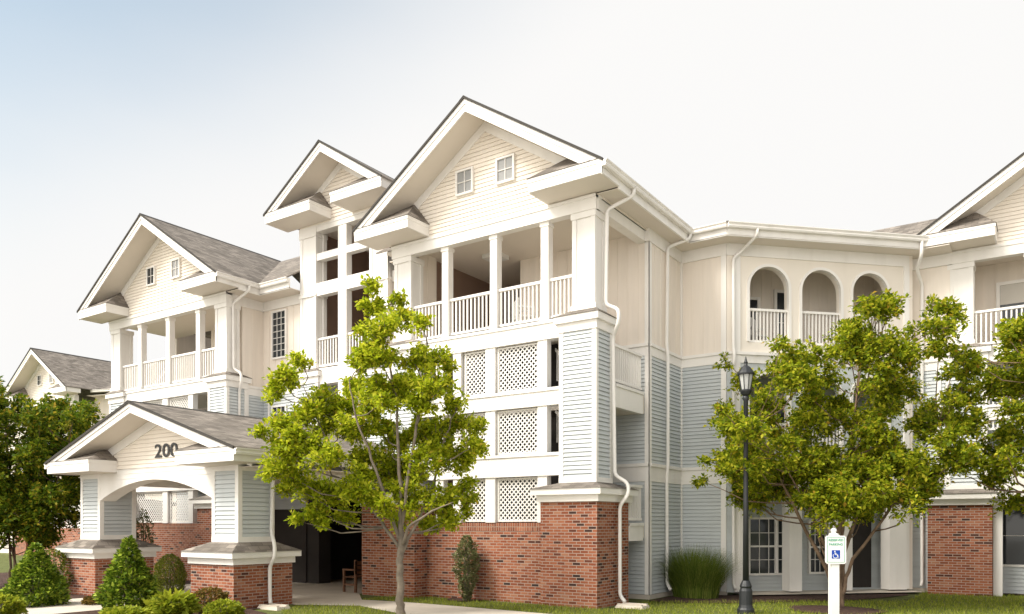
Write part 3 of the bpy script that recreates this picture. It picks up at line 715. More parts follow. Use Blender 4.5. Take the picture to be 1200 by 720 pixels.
# left wing right-hand side wall
fl = F((-22.06, 16.6), (0, 1)); twoface(fl, 0, .84, zt=ZF, z0=2.4)
MB().fbox(F((-22.06, 16.0), (0, 1)), 0, 1.44, -.1, .055, ZF, ZS + .02).build('frieze_beam', M['white'], B)
corner(-22.06, 16.72, 1, -1, 2.9, 6.3)
MB().fbox(fl, 0, .84, -.12, 0, -.1, 2.4).build('brick_wall', M['brick'], B)
xl = -25.46 + 4.08
MB().box(-22.1, xl - .02, 15.95, 17.44, ZS + .0, ZS + .021).build('soffit', M['soffit'], B)
MB().box(xl - .05, xl - .003, 15.955, 16.8, ZS - .01, ZE - .01).build('fascia', M['white'], B)
gutter(B, F((xl, 0), (0, 1)), 15.08, 16.8, .115, ZE)
# left wing porch interior
MB().batten(F((-26.6, 18.6), (1, 0)), 0, 4.5, 6.4, 9.32).build('wall', M['beige'], B)
MB().laprect(F((-28.8, 18.6), (1, 0)), 0, 6.7, .1, 6.3).build('wall', M['blue'], B)
MB().box(-28.9, -22.1, 16.1, 18.58, 9.30, 9.37).build('porch_ceiling', M['soffit'], B)
MB().box(-28.7, -22.2, 16.15, 18.6, 6.40, 6.70).build('floor_slab', M['soffit'], B)
for z in (3.2, 4.7): MB().box(-28.0, -23.0, 16.7, 18.5, z, z + .3).build('floor_slab', M['soffit'], B)
MB().batten(F((-22.2, 18.6), (0, -1)), 0, 1.9, 6.72, 9.3).build('wall', M['beige'], B)
# --- main roof body between the gables
YR, ZR = 20.9, 12.35
def slab(pts, t=.05):
    MB().solid(pts, [(x, y, z - t) for x, y, z in pts]).build('roof', M['shingle'], B)
slab([(-25.46, 16.68, ZE + .02), (-19.97, 16.68, ZE + .02), (-19.97, YR, ZR), (-25.46, YR, ZR)])
slab([(-16.12, 16.68, ZE + .02), (-11.7, 16.68, ZE + .02), (-11.7, YR, ZR), (-16.12, YR, ZR)])
slab([(-19.97, 21.62, ZR - .5), (-16.12, 21.62, ZR - .5), (-16.12, YR + .9, ZR - .47), (-19.97, YR + .9, ZR - .47)])
slab([(-25.46, YR, ZR), (-11.7, YR, ZR), (-11.7, 26, ZE), (-25.46, 26, ZE)])
# rear body walls so the building is closed when seen from the side
m = MB(); m.box(-29, -28.85, 18.6, 26, 0, 9.6); m.box(-29, -8.6, 25.9, 26, 0, 9.6); m.build('rear_wall', M['beige'], B)

# --- downspouts
sp = lambda *p: spout(B, p)
g0 = xe + .06
sp((g0, 16.55, ZE - .12), (g0, 16.55, ZE - .28), (XR + .02, 16.28, ZF + .05), (XR - .02, 16.28, 6.95), (XR + .30, 16.30, 6.80), (XR + .30, 16.30, 6.50), (XR + .03, 16.55, 6.28), (XR + .05, 16.60, 3.05), (XR + .32, 16.75, 2.86), (XR + .33, 16.75, 2.6), (XR + .13, 16.7, 2.35), (XR + .13, 16.7, .25), (XR + .30, 16.62, .12))
sp((g0, 19.95, ZE - .12), (g0, 19.95, ZE - .25), (XR + .1, 19.55, ZF + .12), (XR + .09, 19.5, 6.62), (XR + .13, 19.5, 6.3), (XR + .13, 19.5, 3.5), (XR + .1, 19.5, 3.1), (XR + .1, 19.5, .35), (XR + .25, 19.4, .2))
q = lambda t, n, z: tuple(fD.p(t, n, z))
sp(q(.55, n_o + .06, ZE - .12), q(.55, n_o + .06, ZE - .28), q(.40, .14, ZF + .1), q(.16, .12, ZF - .1), q(.16, .12, 6.6), q(.16, .17, 6.45), q(.16, .17, 6.2), q(.16, .12, 6.1), q(.16, .12, .3), q(.16, .25, .2))
sp(q(TD - .1, n_o + .06, ZE - .12), q(TD - .1, n_o + .06, ZE - .5), q(TD + .05, .3, ZE - .75), (-3.05, RY - .1, ZE - 1.1), (-3.05, RY - .1, .3), (-3.05, RY - .25, .2))
sp((xl + .06, 16.3, ZE - .12), (xl + .06, 16.3, ZE - .28), (-22.0, 16.2, ZF + .02), (-21.98, 16.2, 6.95), (-21.72, 16.3, 6.8), (-21.72, 16.3, 6.5), (-21.95, 16.4, 6.25), (-21.95, 16.4, 3.0))

# ceiling light, sensor
m = MB(); m.box(-13.0, -12.45, 17.6, 18.1, 9.22, 9.33); m.build('ceiling_light', M['chairwhite'], B)
for x, y in ((-12.2, 17.3), (-9.6, 16.9)):
    MB().lathe((x, y, 9.24), [(.02, 0), (.05, .03), (.05, .09)], 10).build('sprinkler', M['blackmetal'], B)

settle(B, (-12, 18, 0))

# ------------------------------------------------------------------ entry portico
PT = empty('entrance_portico'); tag(PT, 'white gabled entrance portico numbered 200 on siding columns with brick bases', 'portico')
B, MAINB = PT, B
PX, PHS, PF, PW = -18.2, 3.95, 10.5, 11.25
PZE = 3.52; PTAN = 0.325
zr = gable_roof(PT, PX, PHS, 3.1, PF, PW, 17.1, PZE, PTAN, 2.1, zgw=3.32, thick=.23)
for (sx0, sx1), (bx0, bx1) in (((-21.85, -20.92), (-22.42, -20.95)), ((-16.03, -15.12), (-16.62, -15.03))):
    by0, by1, sy0, sy1 = 11.08, 12.72, 11.27, 12.22
    p = shaft(PT, sx0, sx1, sy0, sy1, 1.50, 3.12, name='portico_column')
    if bx0 < -20: bx0, bx1 = -22.45, -20.82
    MB().box(bx0, bx1, by0, by1, -.1, 1.0).build('brick_base', M['brick'], p)
    cap(p, bx0, bx1, by0, by1, 1.0, (sx0 - .04, sx1 + .04, sy0 - .04, sy1 + .04), 1.50, .05, .15, .15, .13)
    m = MB(); m.box(sx0 - .033, sx1 + .033, sy0 - .033, sy1 + .033, 3.12, 3.40)
    m.build('capital', M['white'], p)
# arch fascia between the columns
m = MB(); N_ = 24; aL, aR = -20.90, -16.05; mid = (aL + aR) / 2
za_ = lambda u: 2.52 + .50 * (1 - ((u - mid) / ((aR - aL) / 2)) ** 2)
fp = F((0, PW), (1, 0))
for i in range(N_):
    u0, u1 = aL + (aR - aL) * i / N_, aL + (aR - aL) * (i + 1) / N_
    m.prism(fp, [(u0, za_(u0)), (u1, za_(u1)), (u1, 3.318), (u0, 3.318)], -.42, 0)
    m.prism(fp, [(u0, za_(u0) - .001), (u1, za_(u1) - .001), (u1, za_(u1) + .07), (u0, za_(u0) + .07)], -.001, .014)
for z in (3.07, 3.20, 3.30): m.fbox(fp, aL, aR, -.002, .012, z, z + .012)
m.build('arch_fascia', M['white'], PT)
# side beams, ceiling, eaves
for x0, x1 in ((-21.8, -21.0), (-15.95, -15.2)):
    m = MB(); m.box(x0, x1, 12.2, 17.0, 3.0, 3.38); m.build('side_beam', M['white'], PT)
MB().box(PX - 3.9, PX + 3.9, 11.3, 17.0, 3.18, 3.20).build('porch_ceiling', M['soffit'], PT)
for sx in (-1, 1):
    x = PX + sx * PHS
    MB().box(*sorted((x - sx * .003, x - sx * .05)), PW + .005, 17.0, PZE - .22, PZE - .01).build('fascia', M['white'], PT)
    fg = F((x, 0), (0, 1)) if sx > 0 else F((x, 0), (0, -1))
    if sx > 0: gutter(PT, fg, PF - .02, 17.0, .112, PZE)
    else: gutter(PT, fg, -17.0, -PF + .02, .112, PZE)
spout(PT, [(PX + PHS + .05, 12.35, PZE - .1), (PX + PHS + .05, 12.35, PZE - .2), (-15.02, 12.15, 3.05), (-15.02, 12.1, 1.72), (-14.79, 12.0, 1.46), (-14.77, 12.0, 1.15), (-14.95, 12.0, .95), (-14.95, 12.0, .22), (-14.8, 11.9, .1)])
# the number, on the gable
def text_mesh(name, s, size, mat, parent, mw, depth=.004, bold=.0):
    c = bpy.data.curves.new(name, 'FONT'); c.body = s; c.size = size; c.extrude = depth; c.align_x = 'CENTER'; c.align_y = 'CENTER'; c.offset = bold; c.resolution_u = 4
    t = bpy.data.objects.new(name + '_curve', c); COL.objects.link(t)
    bpy.context.view_layer.update()
    me = bpy.data.meshes.new_from_object(t.evaluated_get(bpy.context.evaluated_depsgraph_get()))
    bpy.data.objects.remove(t); bpy.data.curves.remove(c)
    me.name = name; me.transform(mw); me.materials.clear(); me.materials.append(mat)
    o = bpy.data.objects.new(name, me); COL.objects.link(o); o.parent = parent
    return o
face = Matrix(((1, 0, 0), (0, 0, -1), (0, 1, 0))).to_4x4()
text_mesh('house_number', '200', .48, M['number'], PT, Matrix.Translation((-17.84, PW - .032, 3.69)) @ face @ Matrix.Diagonal((1.36, .97, 1, 1)), bold=.006)
settle(PT, (-18.2, 11.6, 0))
B = MAINB

# ------------------------------------------------------------------ neighbouring building, far left
NB = empty('neighbouring_building'); tag(NB, 'smaller looking cream gabled apartment building far behind the left tree', 'apartment building')
B = NB
NX, NF = -50.0, 22.8
gable_roof(NB, NX, 4.0, 3.4, NF, NF + .85, 34, ZE, TAN, 1.9, wins=((-.95, -.45, 10.3, 10.95, 'glass'), (.5, 1.0, 10.3, 10.95, 'glassl')))
fn = F((NX, NF + .85), (1, 0))
m = MB(); m.fbox(fn, -3.4, 3.4, -.2, .05, ZF, ZS); m.build('frieze_beam', M['white'], NB)
for sx in (-1, 1):
    MB().box(*sorted((NX + sx * 3.4, NX + sx * 2.8)), NF + .85, NF + 1.4, 2.4, ZF).build('corner_pillar', M['white'], NB)
    MB().box(*sorted((NX + sx * 3.6, NX + sx * 2.2)), NF + .7, NF + 2.2, 0, 2.4).build('brick_base', M['brick'], NB)
MB().box(NX - 3.3, NX + 3.3, NF + 2.9, NF + 3, 0, 9.4).build('wall', M['beige'], NB)
for z in (3.1, 6.4): MB().box(NX - 2.8, NX + 2.8, NF + .9, NF + 2.9, z, z + .4).build('floor_band', M['white'], NB)
railing(NB, fn, -2.8, 2.8, 6.85, 7.7, -.1)
MB().box(NX - 2.3, NX + 2.3, NF + 1, NF + 1.2, 0, 1.9).build('brick_wall', M['brick'], NB)
fa = F((NX + 3.4, NF + 2.0), (1, .35))
arch_wall('arcade_wall', fa, 0, 9.5, 0, ZS, [(1.2, 2.6, 6.8, 8.1), (3.4, 4.8, 6.8, 8.1), (5.6, 7.0, 6.8, 8.1)], -.2, 0, M['beige'])
MB().fbox(fa, 0, 9.5, -1.4, -1.3, 0, ZS).build('inner_wall', M['beige'], NB)
m = MB(); m.fbox(fa, 0, 9.5, 0, .06, 6.2, 6.55); m.build('belt_course', M['white'], NB)
gutter(NB, fa, .3, 9.6, .7, ZE); MB().fbox(fa, 0, 9.5, -.1, .65, ZS, ZS + .02).build('soffit', M['soffit'], NB)
p4 = [fa.p(.9, .62, ZE), fa.p(9.6, .62, ZE), fa.p(9.6, -6, ZE + 3.4), fa.p(.9, -6, ZE + 3.4)]
MB().solid(p4, [p - Vector((0, 0, .05)) for p in p4]).build('roof', M['shingle'], NB)
p5 = [(NX - 14, NF + 1.2, ZE), (NX - 3, NF + 1.2, ZE), (NX, NF + 7.5, ZE + 2.6), (NX - 14, NF + 7.5, ZE + 2.6)]
MB().solid(p5, [(x, y, z - .05) for x, y, z in p5]).build('roof', M['shingle'], NB)
MB().box(NX - 14, NX - 3.4, NF + 2, NF + 2.2, 0, ZS).build('wall', M['beige'], NB)
# small cross gable at its right end
gable_roof(NB, -41.3, 1.6, 1.3, 26.0, 26.6, 32, ZE + .1, TAN, .9)
MB().box(-42.6, -40.0, 26.6, 27, 0, ZE).build('wall', M['beige'], NB)
settle(NB, (NX, NF, 0))
B = MAINB

# low brick wall with white lattice beyond the left wing
SW = empty('screen_wall'); tag(SW, 'low brick wall topped with white lattice behind the left tree', 'wall')
MB().box(-36.5, -29.4, 16.9, 17.15, 0, 1.75).build('brick_wall', M['brick'], SW)
for x in (-36.4, -34.7, -33.0, -31.3, -29.6): MB().box(x - .1, x + .1, 16.92, 17.12, 1.75, 3.0).build('post', M['white'], SW)
for x in (-36.3, -34.6, -32.9, -31.2): lattice(SW, F((0, 17.0), (1, 0)), x, x + 1.5, 1.76, 2.85, 0, sp=.11, w=.04)
settle(SW, (-33, 17, 0))

# ------------------------------------------------------------------ ground surfaces
G = lambda *pp: [onground(x, y) for x, y in pp]
walk = [(-20.4, 26.5), (-15.7, 26.5), (-15.7, 15.6)] + [tuple(onground(x, y)[:2]) for x, y in ((424, 703.5), (470, 706), (540, 711.5), (640, 720), (800, 735), (800, 770), (560, 740), (470, 720), (420, 710.5), (345, 709.5))] + [(-15.9, 13.0), (-20.5, 13.0)]
sheet('path', walk, .012, M['concrete'])
sheet('porch_paving', [(-22.8, 12.9), (-15.9, 12.9), (-15.9, 17.2), (-22.8, 17.2)], .008, M['concrete'])
sheet('porch_path', [(-20.6, 6), (-17.4, 6), (-17.4, 13.1), (-20.6, 13.1)], .016, M['concrete'])
sheet('mulch_bed', [(-34, 5), (-20.6, 5), (-20.6, 12.9), (-22.8, 12.9), (-22.8, 16.9), (-34, 16.9)], .020, M['mulch'])
sheet('mulch_bed', [(-17.4, 5), (-13.2, 5), (-13.3, 10.8), (-14.7, 11.3), (-14.8, 12.4), (-17.4, 12.4)], .020, M['mulch'])
sheet('mulch_bed', [(-8.3, 18.2), (-7.9, 17.9), (-6.5, 18.6), (-4.2, 20.9), (-3.2, 23.5), (-3.5, 24.6), (-7.2, 20.7), (-8.3, 20.6)], .020, M['mulch'])
for (px, py, r) in ((547, 703.5, .55), (978, 716, 1.0), (1193, 696, .8)):
    c = onground(px, py); sheet('mulch_ring', [(c.x + r * (1 + .12 * math.sin(3 * t)) * math.cos(t), c.y + r * (1 + .1 * math.cos(2 * t)) * math.sin(t)) for t in [2 * math.pi * k / 28 for k in range(28)]], .024, M['mulch'])
sheet('patio_slab', [tuple(fD.p(t, n, 0)[:2]) for t, n in ((.3, .5), (5.6, .5), (5.6, -.6), (.3, -.6))], .06, M['concrete'])
for x, y in ((XR + .55, 16.5), (-14.5, 11.75)):
    sb = MB(); sb.frustum(x - .35, x + .35, y - .2, y + .2, 0, x - .32, x + .32, y - .17, y + .17, .07); sb.box(x - .3, x + .3, y - .17, y - .1, .071, .1); sb.box(x - .3, x + .3, y + .1, y + .17, .071, .1)
    tag(sb.build('splash_block', M['concrete']), 'concrete splash block under the downspout of the ' + ('tall brick corner pier' if x > -10 else 'portico column'), 'splash block', 'concrete splash blocks under downspouts')

lot = [(-45, -40), (45, -40), (45, 13.2), (-45, 13.2)]
rd2 = lambda r, d: (cT * r - sT * d, sT * r + cT * d)
sheet('parking_lot', [rd2(*p) for p in lot], .006, M['lot'])
kb = MB(); fk = F(rd2(-45, 13.2), (cT, sT)); kb.fbox(fk, 0, 90, -.15, 0, -.05, .12); ko = kb.build('kerb', M['concrete']); ko['kind'] = 'structure'
# lawn blades
def blades(name, region, n, h, w, mat, seed=1, z=0.0):
    rg = np.random.default_rng(seed); V = []; Fc = []
    us = rg.random((n, 6)); k = 0
    for i in range(n):
        x = region[0] + (region[1] - region[0]) * us[i, 0]; y = region[2] + (region[3] - region[2]) * us[i, 1]
        if not region[4](x, y): continue
        a = us[i, 2] * 6.283; hh = h * (.5 + us[i, 3]); lx, ly = (us[i, 4] - .5) * hh * 1.2, (us[i, 5] - .5) * hh * 1.2
        dx, dy = w * math.cos(a), w * math.sin(a); j = len(V)
        V += [(x - dx, y - dy, z), (x + dx, y + dy, z), (x + lx, y + ly, z + hh)]; Fc.append((j, j + 1, j + 2))
    me = bpy.data.meshes.new(name); me.from_pydata(V, [], Fc); me.materials.append(mat)
    o = bpy.data.objects.new(name, me); COL.objects.link(o); o['kind'] = 'stuff'; return o
M['grass'] = leafmat('grass_blades', [(0, (0.13, 0.17, 0.016)), (.5, (0.24, 0.29, 0.03)), (.85, (0.36, 0.39, 0.05)), (1, (0.40, 0.36, 0.12))], .3, .6)
def inpoly(x, y, poly):
    c = False; j = len(poly) - 1
    for i in range(len(poly)):
        xi, yi = poly[i][0], poly[i][1]; xj, yj = poly[j][0], poly[j][1]
        if (yi > y) != (yj > y) and x < (xj - xi) * (y - yi) / (yj - yi) + xi: c = not c
        j = i
    return c
def lawn_ok(x, y):
    r = cT * x + sT * y; d = -sT * x + cT * y
    if d < 14.5 or d > 27: return False
    px = 600 + 931 * r / d
    if px < 330 or px > 1230: return False
    if inpoly(x, y, walk): return False
    if -8.4 < x < -3 and y > 17.9 + .75 * (x + 8.3): return False
    if y > 15.9 and x < XR + .3: return False
    if x < -14.5: return False
    for (qx, qy, rr) in ((547, 703.5, .5), (978, 716, .9), (1193, 696, .7)):
        c = onground(qx, qy)
        if (c.x - x) ** 2 + (c.y - y) ** 2 < rr * rr: return False
    return True
o = blades('lawn', (-16, 6, 8, 25, lawn_ok), 170000, .06, .006, M['grass'])
tag(o, 'short green lawn in front of the building', 'lawn', kind='stuff')

# ------------------------------------------------------------------ foliage
def leaf_mesh(name, pts, dirs, size, mat, parent, rg, droop=.3, aspect=.6):
    """each leaf a folded diamond of two faces"""
    n = len(pts); P = np.asarray(pts); D = np.asarray(dirs)
    D = D + rg.normal(0, .55, (n, 3)); D[:, 2] -= droop * rg.random(n); D /= np.linalg.norm(D, axis=1)[:, None] + 1e-9
    up = np.tile([0, 0, 1.0], (n, 1)) + rg.normal(0, .45, (n, 3))
    S = np.cross(D, up); S /= np.linalg.norm(S, axis=1)[:, None] + 1e-9
    N = np.cross(S, D)
    L_ = size * (.6 + .8 * rg.random(n))[:, None]; Wd = L_ * aspect * .5
    a = P; b = P + D * L_ * .5 + S * Wd + N * Wd * .35; c = P + D * L_; d = P + D * L_ * .5 - S * Wd + N * Wd * .35
    V = np.stack([a, b, c, d], 1).reshape(-1, 3)
    me = bpy.data.meshes.new(name); me.vertices.add(4 * n); me.vertices.foreach_set('co', V.astype(np.float32).ravel())
    idx = np.arange(n)[:, None] * 4 + np.array([[0, 1, 2, 0, 2, 3]]); idx = idx.ravel()
    me.loops.add(6 * n); me.loops.foreach_set('vertex_index', idx.astype(np.int32))
    me.polygons.add(2 * n); me.polygons.foreach_set('loop_start', (np.arange(2 * n) * 3).astype(np.int32)); me.polygons.foreach_set('loop_total', np.full(2 * n, 3, np.int32))
    me.update(calc_edges=True); me.validate(); me.materials.append(mat)
    o = bpy.data.objects.new(name, me); COL.objects.link(o)
    if parent: o.parent = parent
    return o

def tree(name, label, base, scale, stems, clumps, leafm, barkm, nleaf, size, seed, trunk_r, spread=.75, twig=.5, uplift=.5, depthr=1.0, droop=.35, sub=1.0, flat=.8, minz=.8):
    """base: ground point; clumps: (right m, up m, radius m, depth m) relative to base; stems: list of (right,up,depth,r) polylines"""
    rg = np.random.default_rng(seed); rd = random.Random(seed)
    root = empty(name, base); tag(root, label, 'tree', 'crape myrtles around the building' if name == 'crape_myrtle' else None)
    t = MB(); bs = Vector(base)
    tops = []
    for st in stems:
        path = [bs + RIGHT * a + FWD * c + Vector((0, 0, b)) for a, b, c, r in st]; rr = [s_[3] for s_ in st]
        # smooth polyline
        fine, fr_ = [], []
        for i in range(len(path) - 1):
            for k in range(4):
                u = k / 4; p = path[i].lerp(path[i + 1], u); q = rr[i] * (1 - u) + rr[i + 1] * u
                fine.append(p + Vector((rd.gauss(0, .012), rd.gauss(0, .012), 0)) * (1 if i + k else 0)); fr_.append(q)
        fine.append(path[-1]); fr_.append(rr[-1]); t.tube(fine, fr_, 9); tops.append((fine, fr_))
    pts, dirs = [], []
    tot = sum(c[2] ** 2 for c in clumps)
    for (a, b, r, dpt) in clumps:
        c = bs + RIGHT * a + FWD * dpt + Vector((0, 0, b))
        # branch from the nearest stem point below
        best = None
        for fine, fr_ in tops:
            for p, q in zip(fine[3:], fr_[3:]):
                if p.z < minz: continue
                dist = (c - p).length + 1.6 * max(0, p.z - c.z + .3 * (c - p).length)
                if best is None or dist < best[0]: best = (dist, p, q)
        p0, q0 = best[1], min(best[2] * .6, .05)
        midp = p0.lerp(c, .5) + Vector((rd.gauss(0, .06), rd.gauss(0, .06), -.10 * (c - p0).length))
        t.tube([p0, p0.lerp(midp, .5) + Vector((0, 0, -.02)), midp, midp.lerp(c, .5) + Vector((0, 0, .02)), c], [max(q0, .012), max(q0 * .8, .01), .010 + q0 * .3, .010, .006], 5)
        nl = int(nleaf * r * r / tot); nt_ = max(4, nl // 16)
        tufts = [Vector((rd.gauss(0, 1), rd.gauss(0, 1), rd.gauss(0, flat))).normalized() * r * rd.uniform(.25, .95) for _ in range(7)]
        outw = Vector((c.x - bs.x, c.y - bs.y, 0)); 
        if outw.length > .01: outw.normalize()
        for k in range(nt_):
            v = Vector((rd.gauss(0, 1), rd.gauss(0, 1), rd.gauss(0, 1))).normalized()
            if sub < 1 and rd.random() < .85: s0 = c + rd.choice(tufts) * Vector((1, 1, flat)).length * .62 + Vector((v.x, v.y, v.z * flat)) * r * (rd.random() ** .5) * .38 * sub
            else: s0 = c + Vector((v.x, v.y, v.z * flat)) * r * (rd.random() ** .5) * .75
            dr = (v * .55 + outw * .35 + Vector((0, 0, uplift)) + Vector((rd.gauss(0, .25), rd.gauss(0, .25), rd.gauss(0, .25)))).normalized()
            ln = twig * (.5 + rd.random()) * r * 1.5
            for j in range(16):
                u = (j + rd.random()) / 16; bend = Vector((0, 0, -.25 * u * u * ln))
                pp = s0 + dr * ln * u + bend
                e = Vector((rd.gauss(0, 1), rd.gauss(0, 1), rd.gauss(0, .7))).normalized()
                pts.append(tuple(pp + e * .035)); dirs.append(tuple(e + dr * .5))
            if k % 4 == 0: t.tube([s0 - dr * .05, s0 + dr * ln * .5, s0 + dr * ln + Vector((0, 0, -.2 * ln))], [.006, .005, .002], 4, cap=False)
    tr = t.build('trunk', barkm, None, smooth=True); tr.parent = root; tr.matrix_parent_inverse = Matrix.Translation(-bs)
    cr = leaf_mesh('crown', pts, dirs, size, leafm, None, rg, droop); cr.parent = root; cr.matrix_parent_inverse = Matrix.Translation(-bs)
    return root

def pxclumps(lst, cx, d, seed, depth_r):
    rd = random.Random(seed); out = []
    for (x, y, r) in lst:
        s_ = d / 931; out.append(((x - cx) * s_, CAMH + (615 - y) * s_, r * s_, rd.uniform(-1, 1) * depth_r))
    return out
def fill(poly, step, r, seed):
    rd = random.Random(seed); xs = [p[0] for p in poly]; ys = [p[1] for p in poly]; out = []
    for _ in range(4000):
        x, y = rd.uniform(min(xs), max(xs)), rd.uniform(min(ys), max(ys))
        if inpoly(x, y, poly) and all((x - a) ** 2 + (y - b) ** 2 > step * step for a, b, _r in out): out.append((x, y, r * rd.uniform(.8, 1.2)))
    return out

LM_A = leafmat('maple_leaves', [(0, (0.16, 0.22, 0.010)), (.3, (0.32, 0.40, 0.016)), (.65, (0.53, 0.58, 0.025)), (.97, (0.70, 0.68, 0.06)), (1, (0.55, 0.36, 0.05))], .54)
LM_B = leafmat('myrtle_leaves', [(0, (0.075, 0.12, 0.008)), (.3, (0.19, 0.255, 0.012)), (.65, (0.38, 0.43, 0.02)), (.96, (0.62, 0.57, 0.045)), (1, (0.50, 0.29, 0.04))], .54)
LM_D = leafmat('dark_tree_leaves', [(0, (0.05, 0.095, 0.008)), (.5, (0.13, 0.20, 0.012)), (.85, (0.32, 0.34, 0.02)), (1, (0.48, 0.34, 0.04))], .45)

# young maple in front of the entry
dA = 16.6; baseA = at(470, dA, 0)
clA = [(441, 345, 11), (466, 352, 10), (444, 368, 16), (470, 375, 15), (436, 392, 18), (462, 402, 22), (500, 395, 12), (505, 415, 18), (488, 430, 20), (452, 432, 22), (520, 425, 10),
       (425, 425, 16), (415, 450, 15), (440, 460, 22), (478, 465, 24), (506, 462, 22), (530, 470, 16), (400, 470, 20), (352, 425, 14), (330, 440, 14), (318, 462, 12), (345, 455, 18), (372, 470, 20), (355, 490, 22), (335, 500, 16),
       (318, 512, 10), (385, 500, 24), (415, 500, 22), (450, 505, 20), (490, 505, 24), (525, 505, 24), (550, 500, 16), (556, 525, 15), (535, 540, 22), (500, 545, 24), (462, 545, 22), (425, 540, 24), (390, 540, 26), (355, 535, 24), (335, 555, 18),
       (322, 575, 10), (352, 575, 22), (385, 580, 24), (418, 580, 20), (375, 605, 18), (355, 612, 10), (440, 585, 18), (475, 590, 20), (510, 585, 22), (540, 580, 18), (520, 612, 18), (545, 600, 10), (498, 620, 14), (465, 612, 14), (402, 610, 14),
       (440, 430, 17), (460, 520, 18), (445, 555, 18), (480, 560, 18), (470, 575, 16), (430, 480, 17), (495, 485, 16), (455, 450, 15), (420, 560, 18), (455, 600, 15), (455, 480, 16), (470, 440, 18), (398, 445, 9), (360, 515, 16), (505, 525, 18)]
def zA(y): return CAMH + (615 - y) * dA / 931
sA = dA / 931
stA = [[(0, -.05, 0, .105), (-.02, .3, 0, .085), (-.03, 1.0, 0, .074), (0, zA(640), 0, .072), (0, zA(600), .02, .048), (-.05, zA(540), 0, .036), (-.1, zA(470), .05, .026), (-.35, zA(400), .05, .02), (-.5, zA(345), 0, .008)],
       [(0, zA(645), 0, .042), (-.45, zA(610), .1, .034), (-1.0, zA(575), .25, .025), (-1.6, zA(520), .3, .02), (-2.1, zA(450), .2, .008)],
       [(0, zA(640), 0, .04), (-.25, zA(595), -.1, .034), (-.55, zA(540), -.3, .025), (-.9, zA(490), -.4, .02), (-1.0, zA(450), -.4, .01)],
       [(0, zA(650), 0, .042), (.3, zA(615), .1, .032), (.65, zA(570), .2, .025), (.9, zA(510), .25, .02), (1.2, zA(470), .2, .008)],
       [(0, zA(620), 0, .038), (.18, zA(560), -.15, .03), (.35, zA(500), -.2, .028), (.55, zA(430), -.15, .016), (.55, zA(395), -.1, .007)],
       [(0, zA(640), 0, .04), (.2, zA(618), -.3, .03), (.7, zA(600), -.7, .02), (1.15, zA(590), -.8, .008)]]
tree('maple_tree', 'young yellow-green maple with a slim grey trunk in front of the entry and brick wall', baseA, 1, stA, pxclumps(clA, 470, dA, 3, .85), LM_A, M['bark'], 64000, .092, 11, .1, twig=.42, uplift=.85, sub=.62, minz=1.72)

# crape myrtle by the sign
dB = 18.3; baseB = at(985, dB, 0); sB = dB / 931
polyB = [(1015, 362), (1030, 388), (1056, 388), (1078, 374), (1074, 400), (1060, 412), (1095, 425), (1118, 450), (1122, 478), (1118, 500), (1090, 518), (1088, 545), (1062, 558), (1052, 596), (1020, 590), (975, 580), (945, 602), (915, 585), (895, 590), (880, 570), (848, 565), (835, 545), (845, 520), (832, 498), (860, 475), (885, 455), (885, 420), (915, 412), (945, 405), (975, 395), (990, 372), (1005, 370)]
polyB = [(985 + (x - 985) * .965, 605 + (y - 605) * .965) for x, y in polyB]
clB = fill(polyB, 17, 20, 5) + fill([(850, 540), (900, 545), (1060, 545), (1085, 540), (1062, 590), (1050, 604), (1010, 590), (960, 596), (930, 592), (890, 582)], 15, 19, 55) + [(1013, 366, 9), (1011, 382, 14), (1068, 388, 10), (1050, 400, 14), (828, 492, 10), (826, 540, 9), (1130, 480, 8), (835, 562, 10), (1105, 440, 14), (870, 412, 10), (896, 414, 12)]
def zB(y): return CAMH + (615 - y) * sB
stB = []
for (x1, y1, x2, y2, x3, y3, dd, r) in ((960, 660, 925, 590, 880, 500, -.2, .055), (972, 650, 950, 580, 930, 470, .5, .05), (978, 645, 985, 570, 1000, 430, -.3, .065), (992, 648, 1020, 580, 1050, 480, .4, .06), (998, 655, 1040, 590, 1085, 500, -.4, .045), (985, 640, 1000, 560, 1015, 390, .2, .05), (965, 650, 940, 600, 900, 540, -.6, .04)):
    stB.append([(random.uniform(-.06, .06), -.05, random.uniform(-.06, .06), r + .02), ((x1 - 985) * sB * .35, .55, dd * .1, r), ((x1 - 985) * sB * .9, zB(y1), dd * .3, r * .85), ((x2 - 985) * sB, zB(y2), dd * .8, r * .6), ((x3 - 985) * sB, zB(y3), dd * 1.4, .012)])
stB.append([(-.1, 0, -.1, .022), (-.25, .7, -.15, .02), (-.55, 1.5, -.2, .018), (-.75, 2.2, -.25, .015)])
tree('crape_myrtle', 'broad multi-stemmed green crape myrtle on the lawn behind the parking sign', baseB, 1, stB, pxclumps(clB, 985, dB, 9, 1.7), LM_B, M['barktan'], 98000, .092, 12, .1, twig=.36, uplift=.22, sub=.75, flat=.6, minz=1.5)

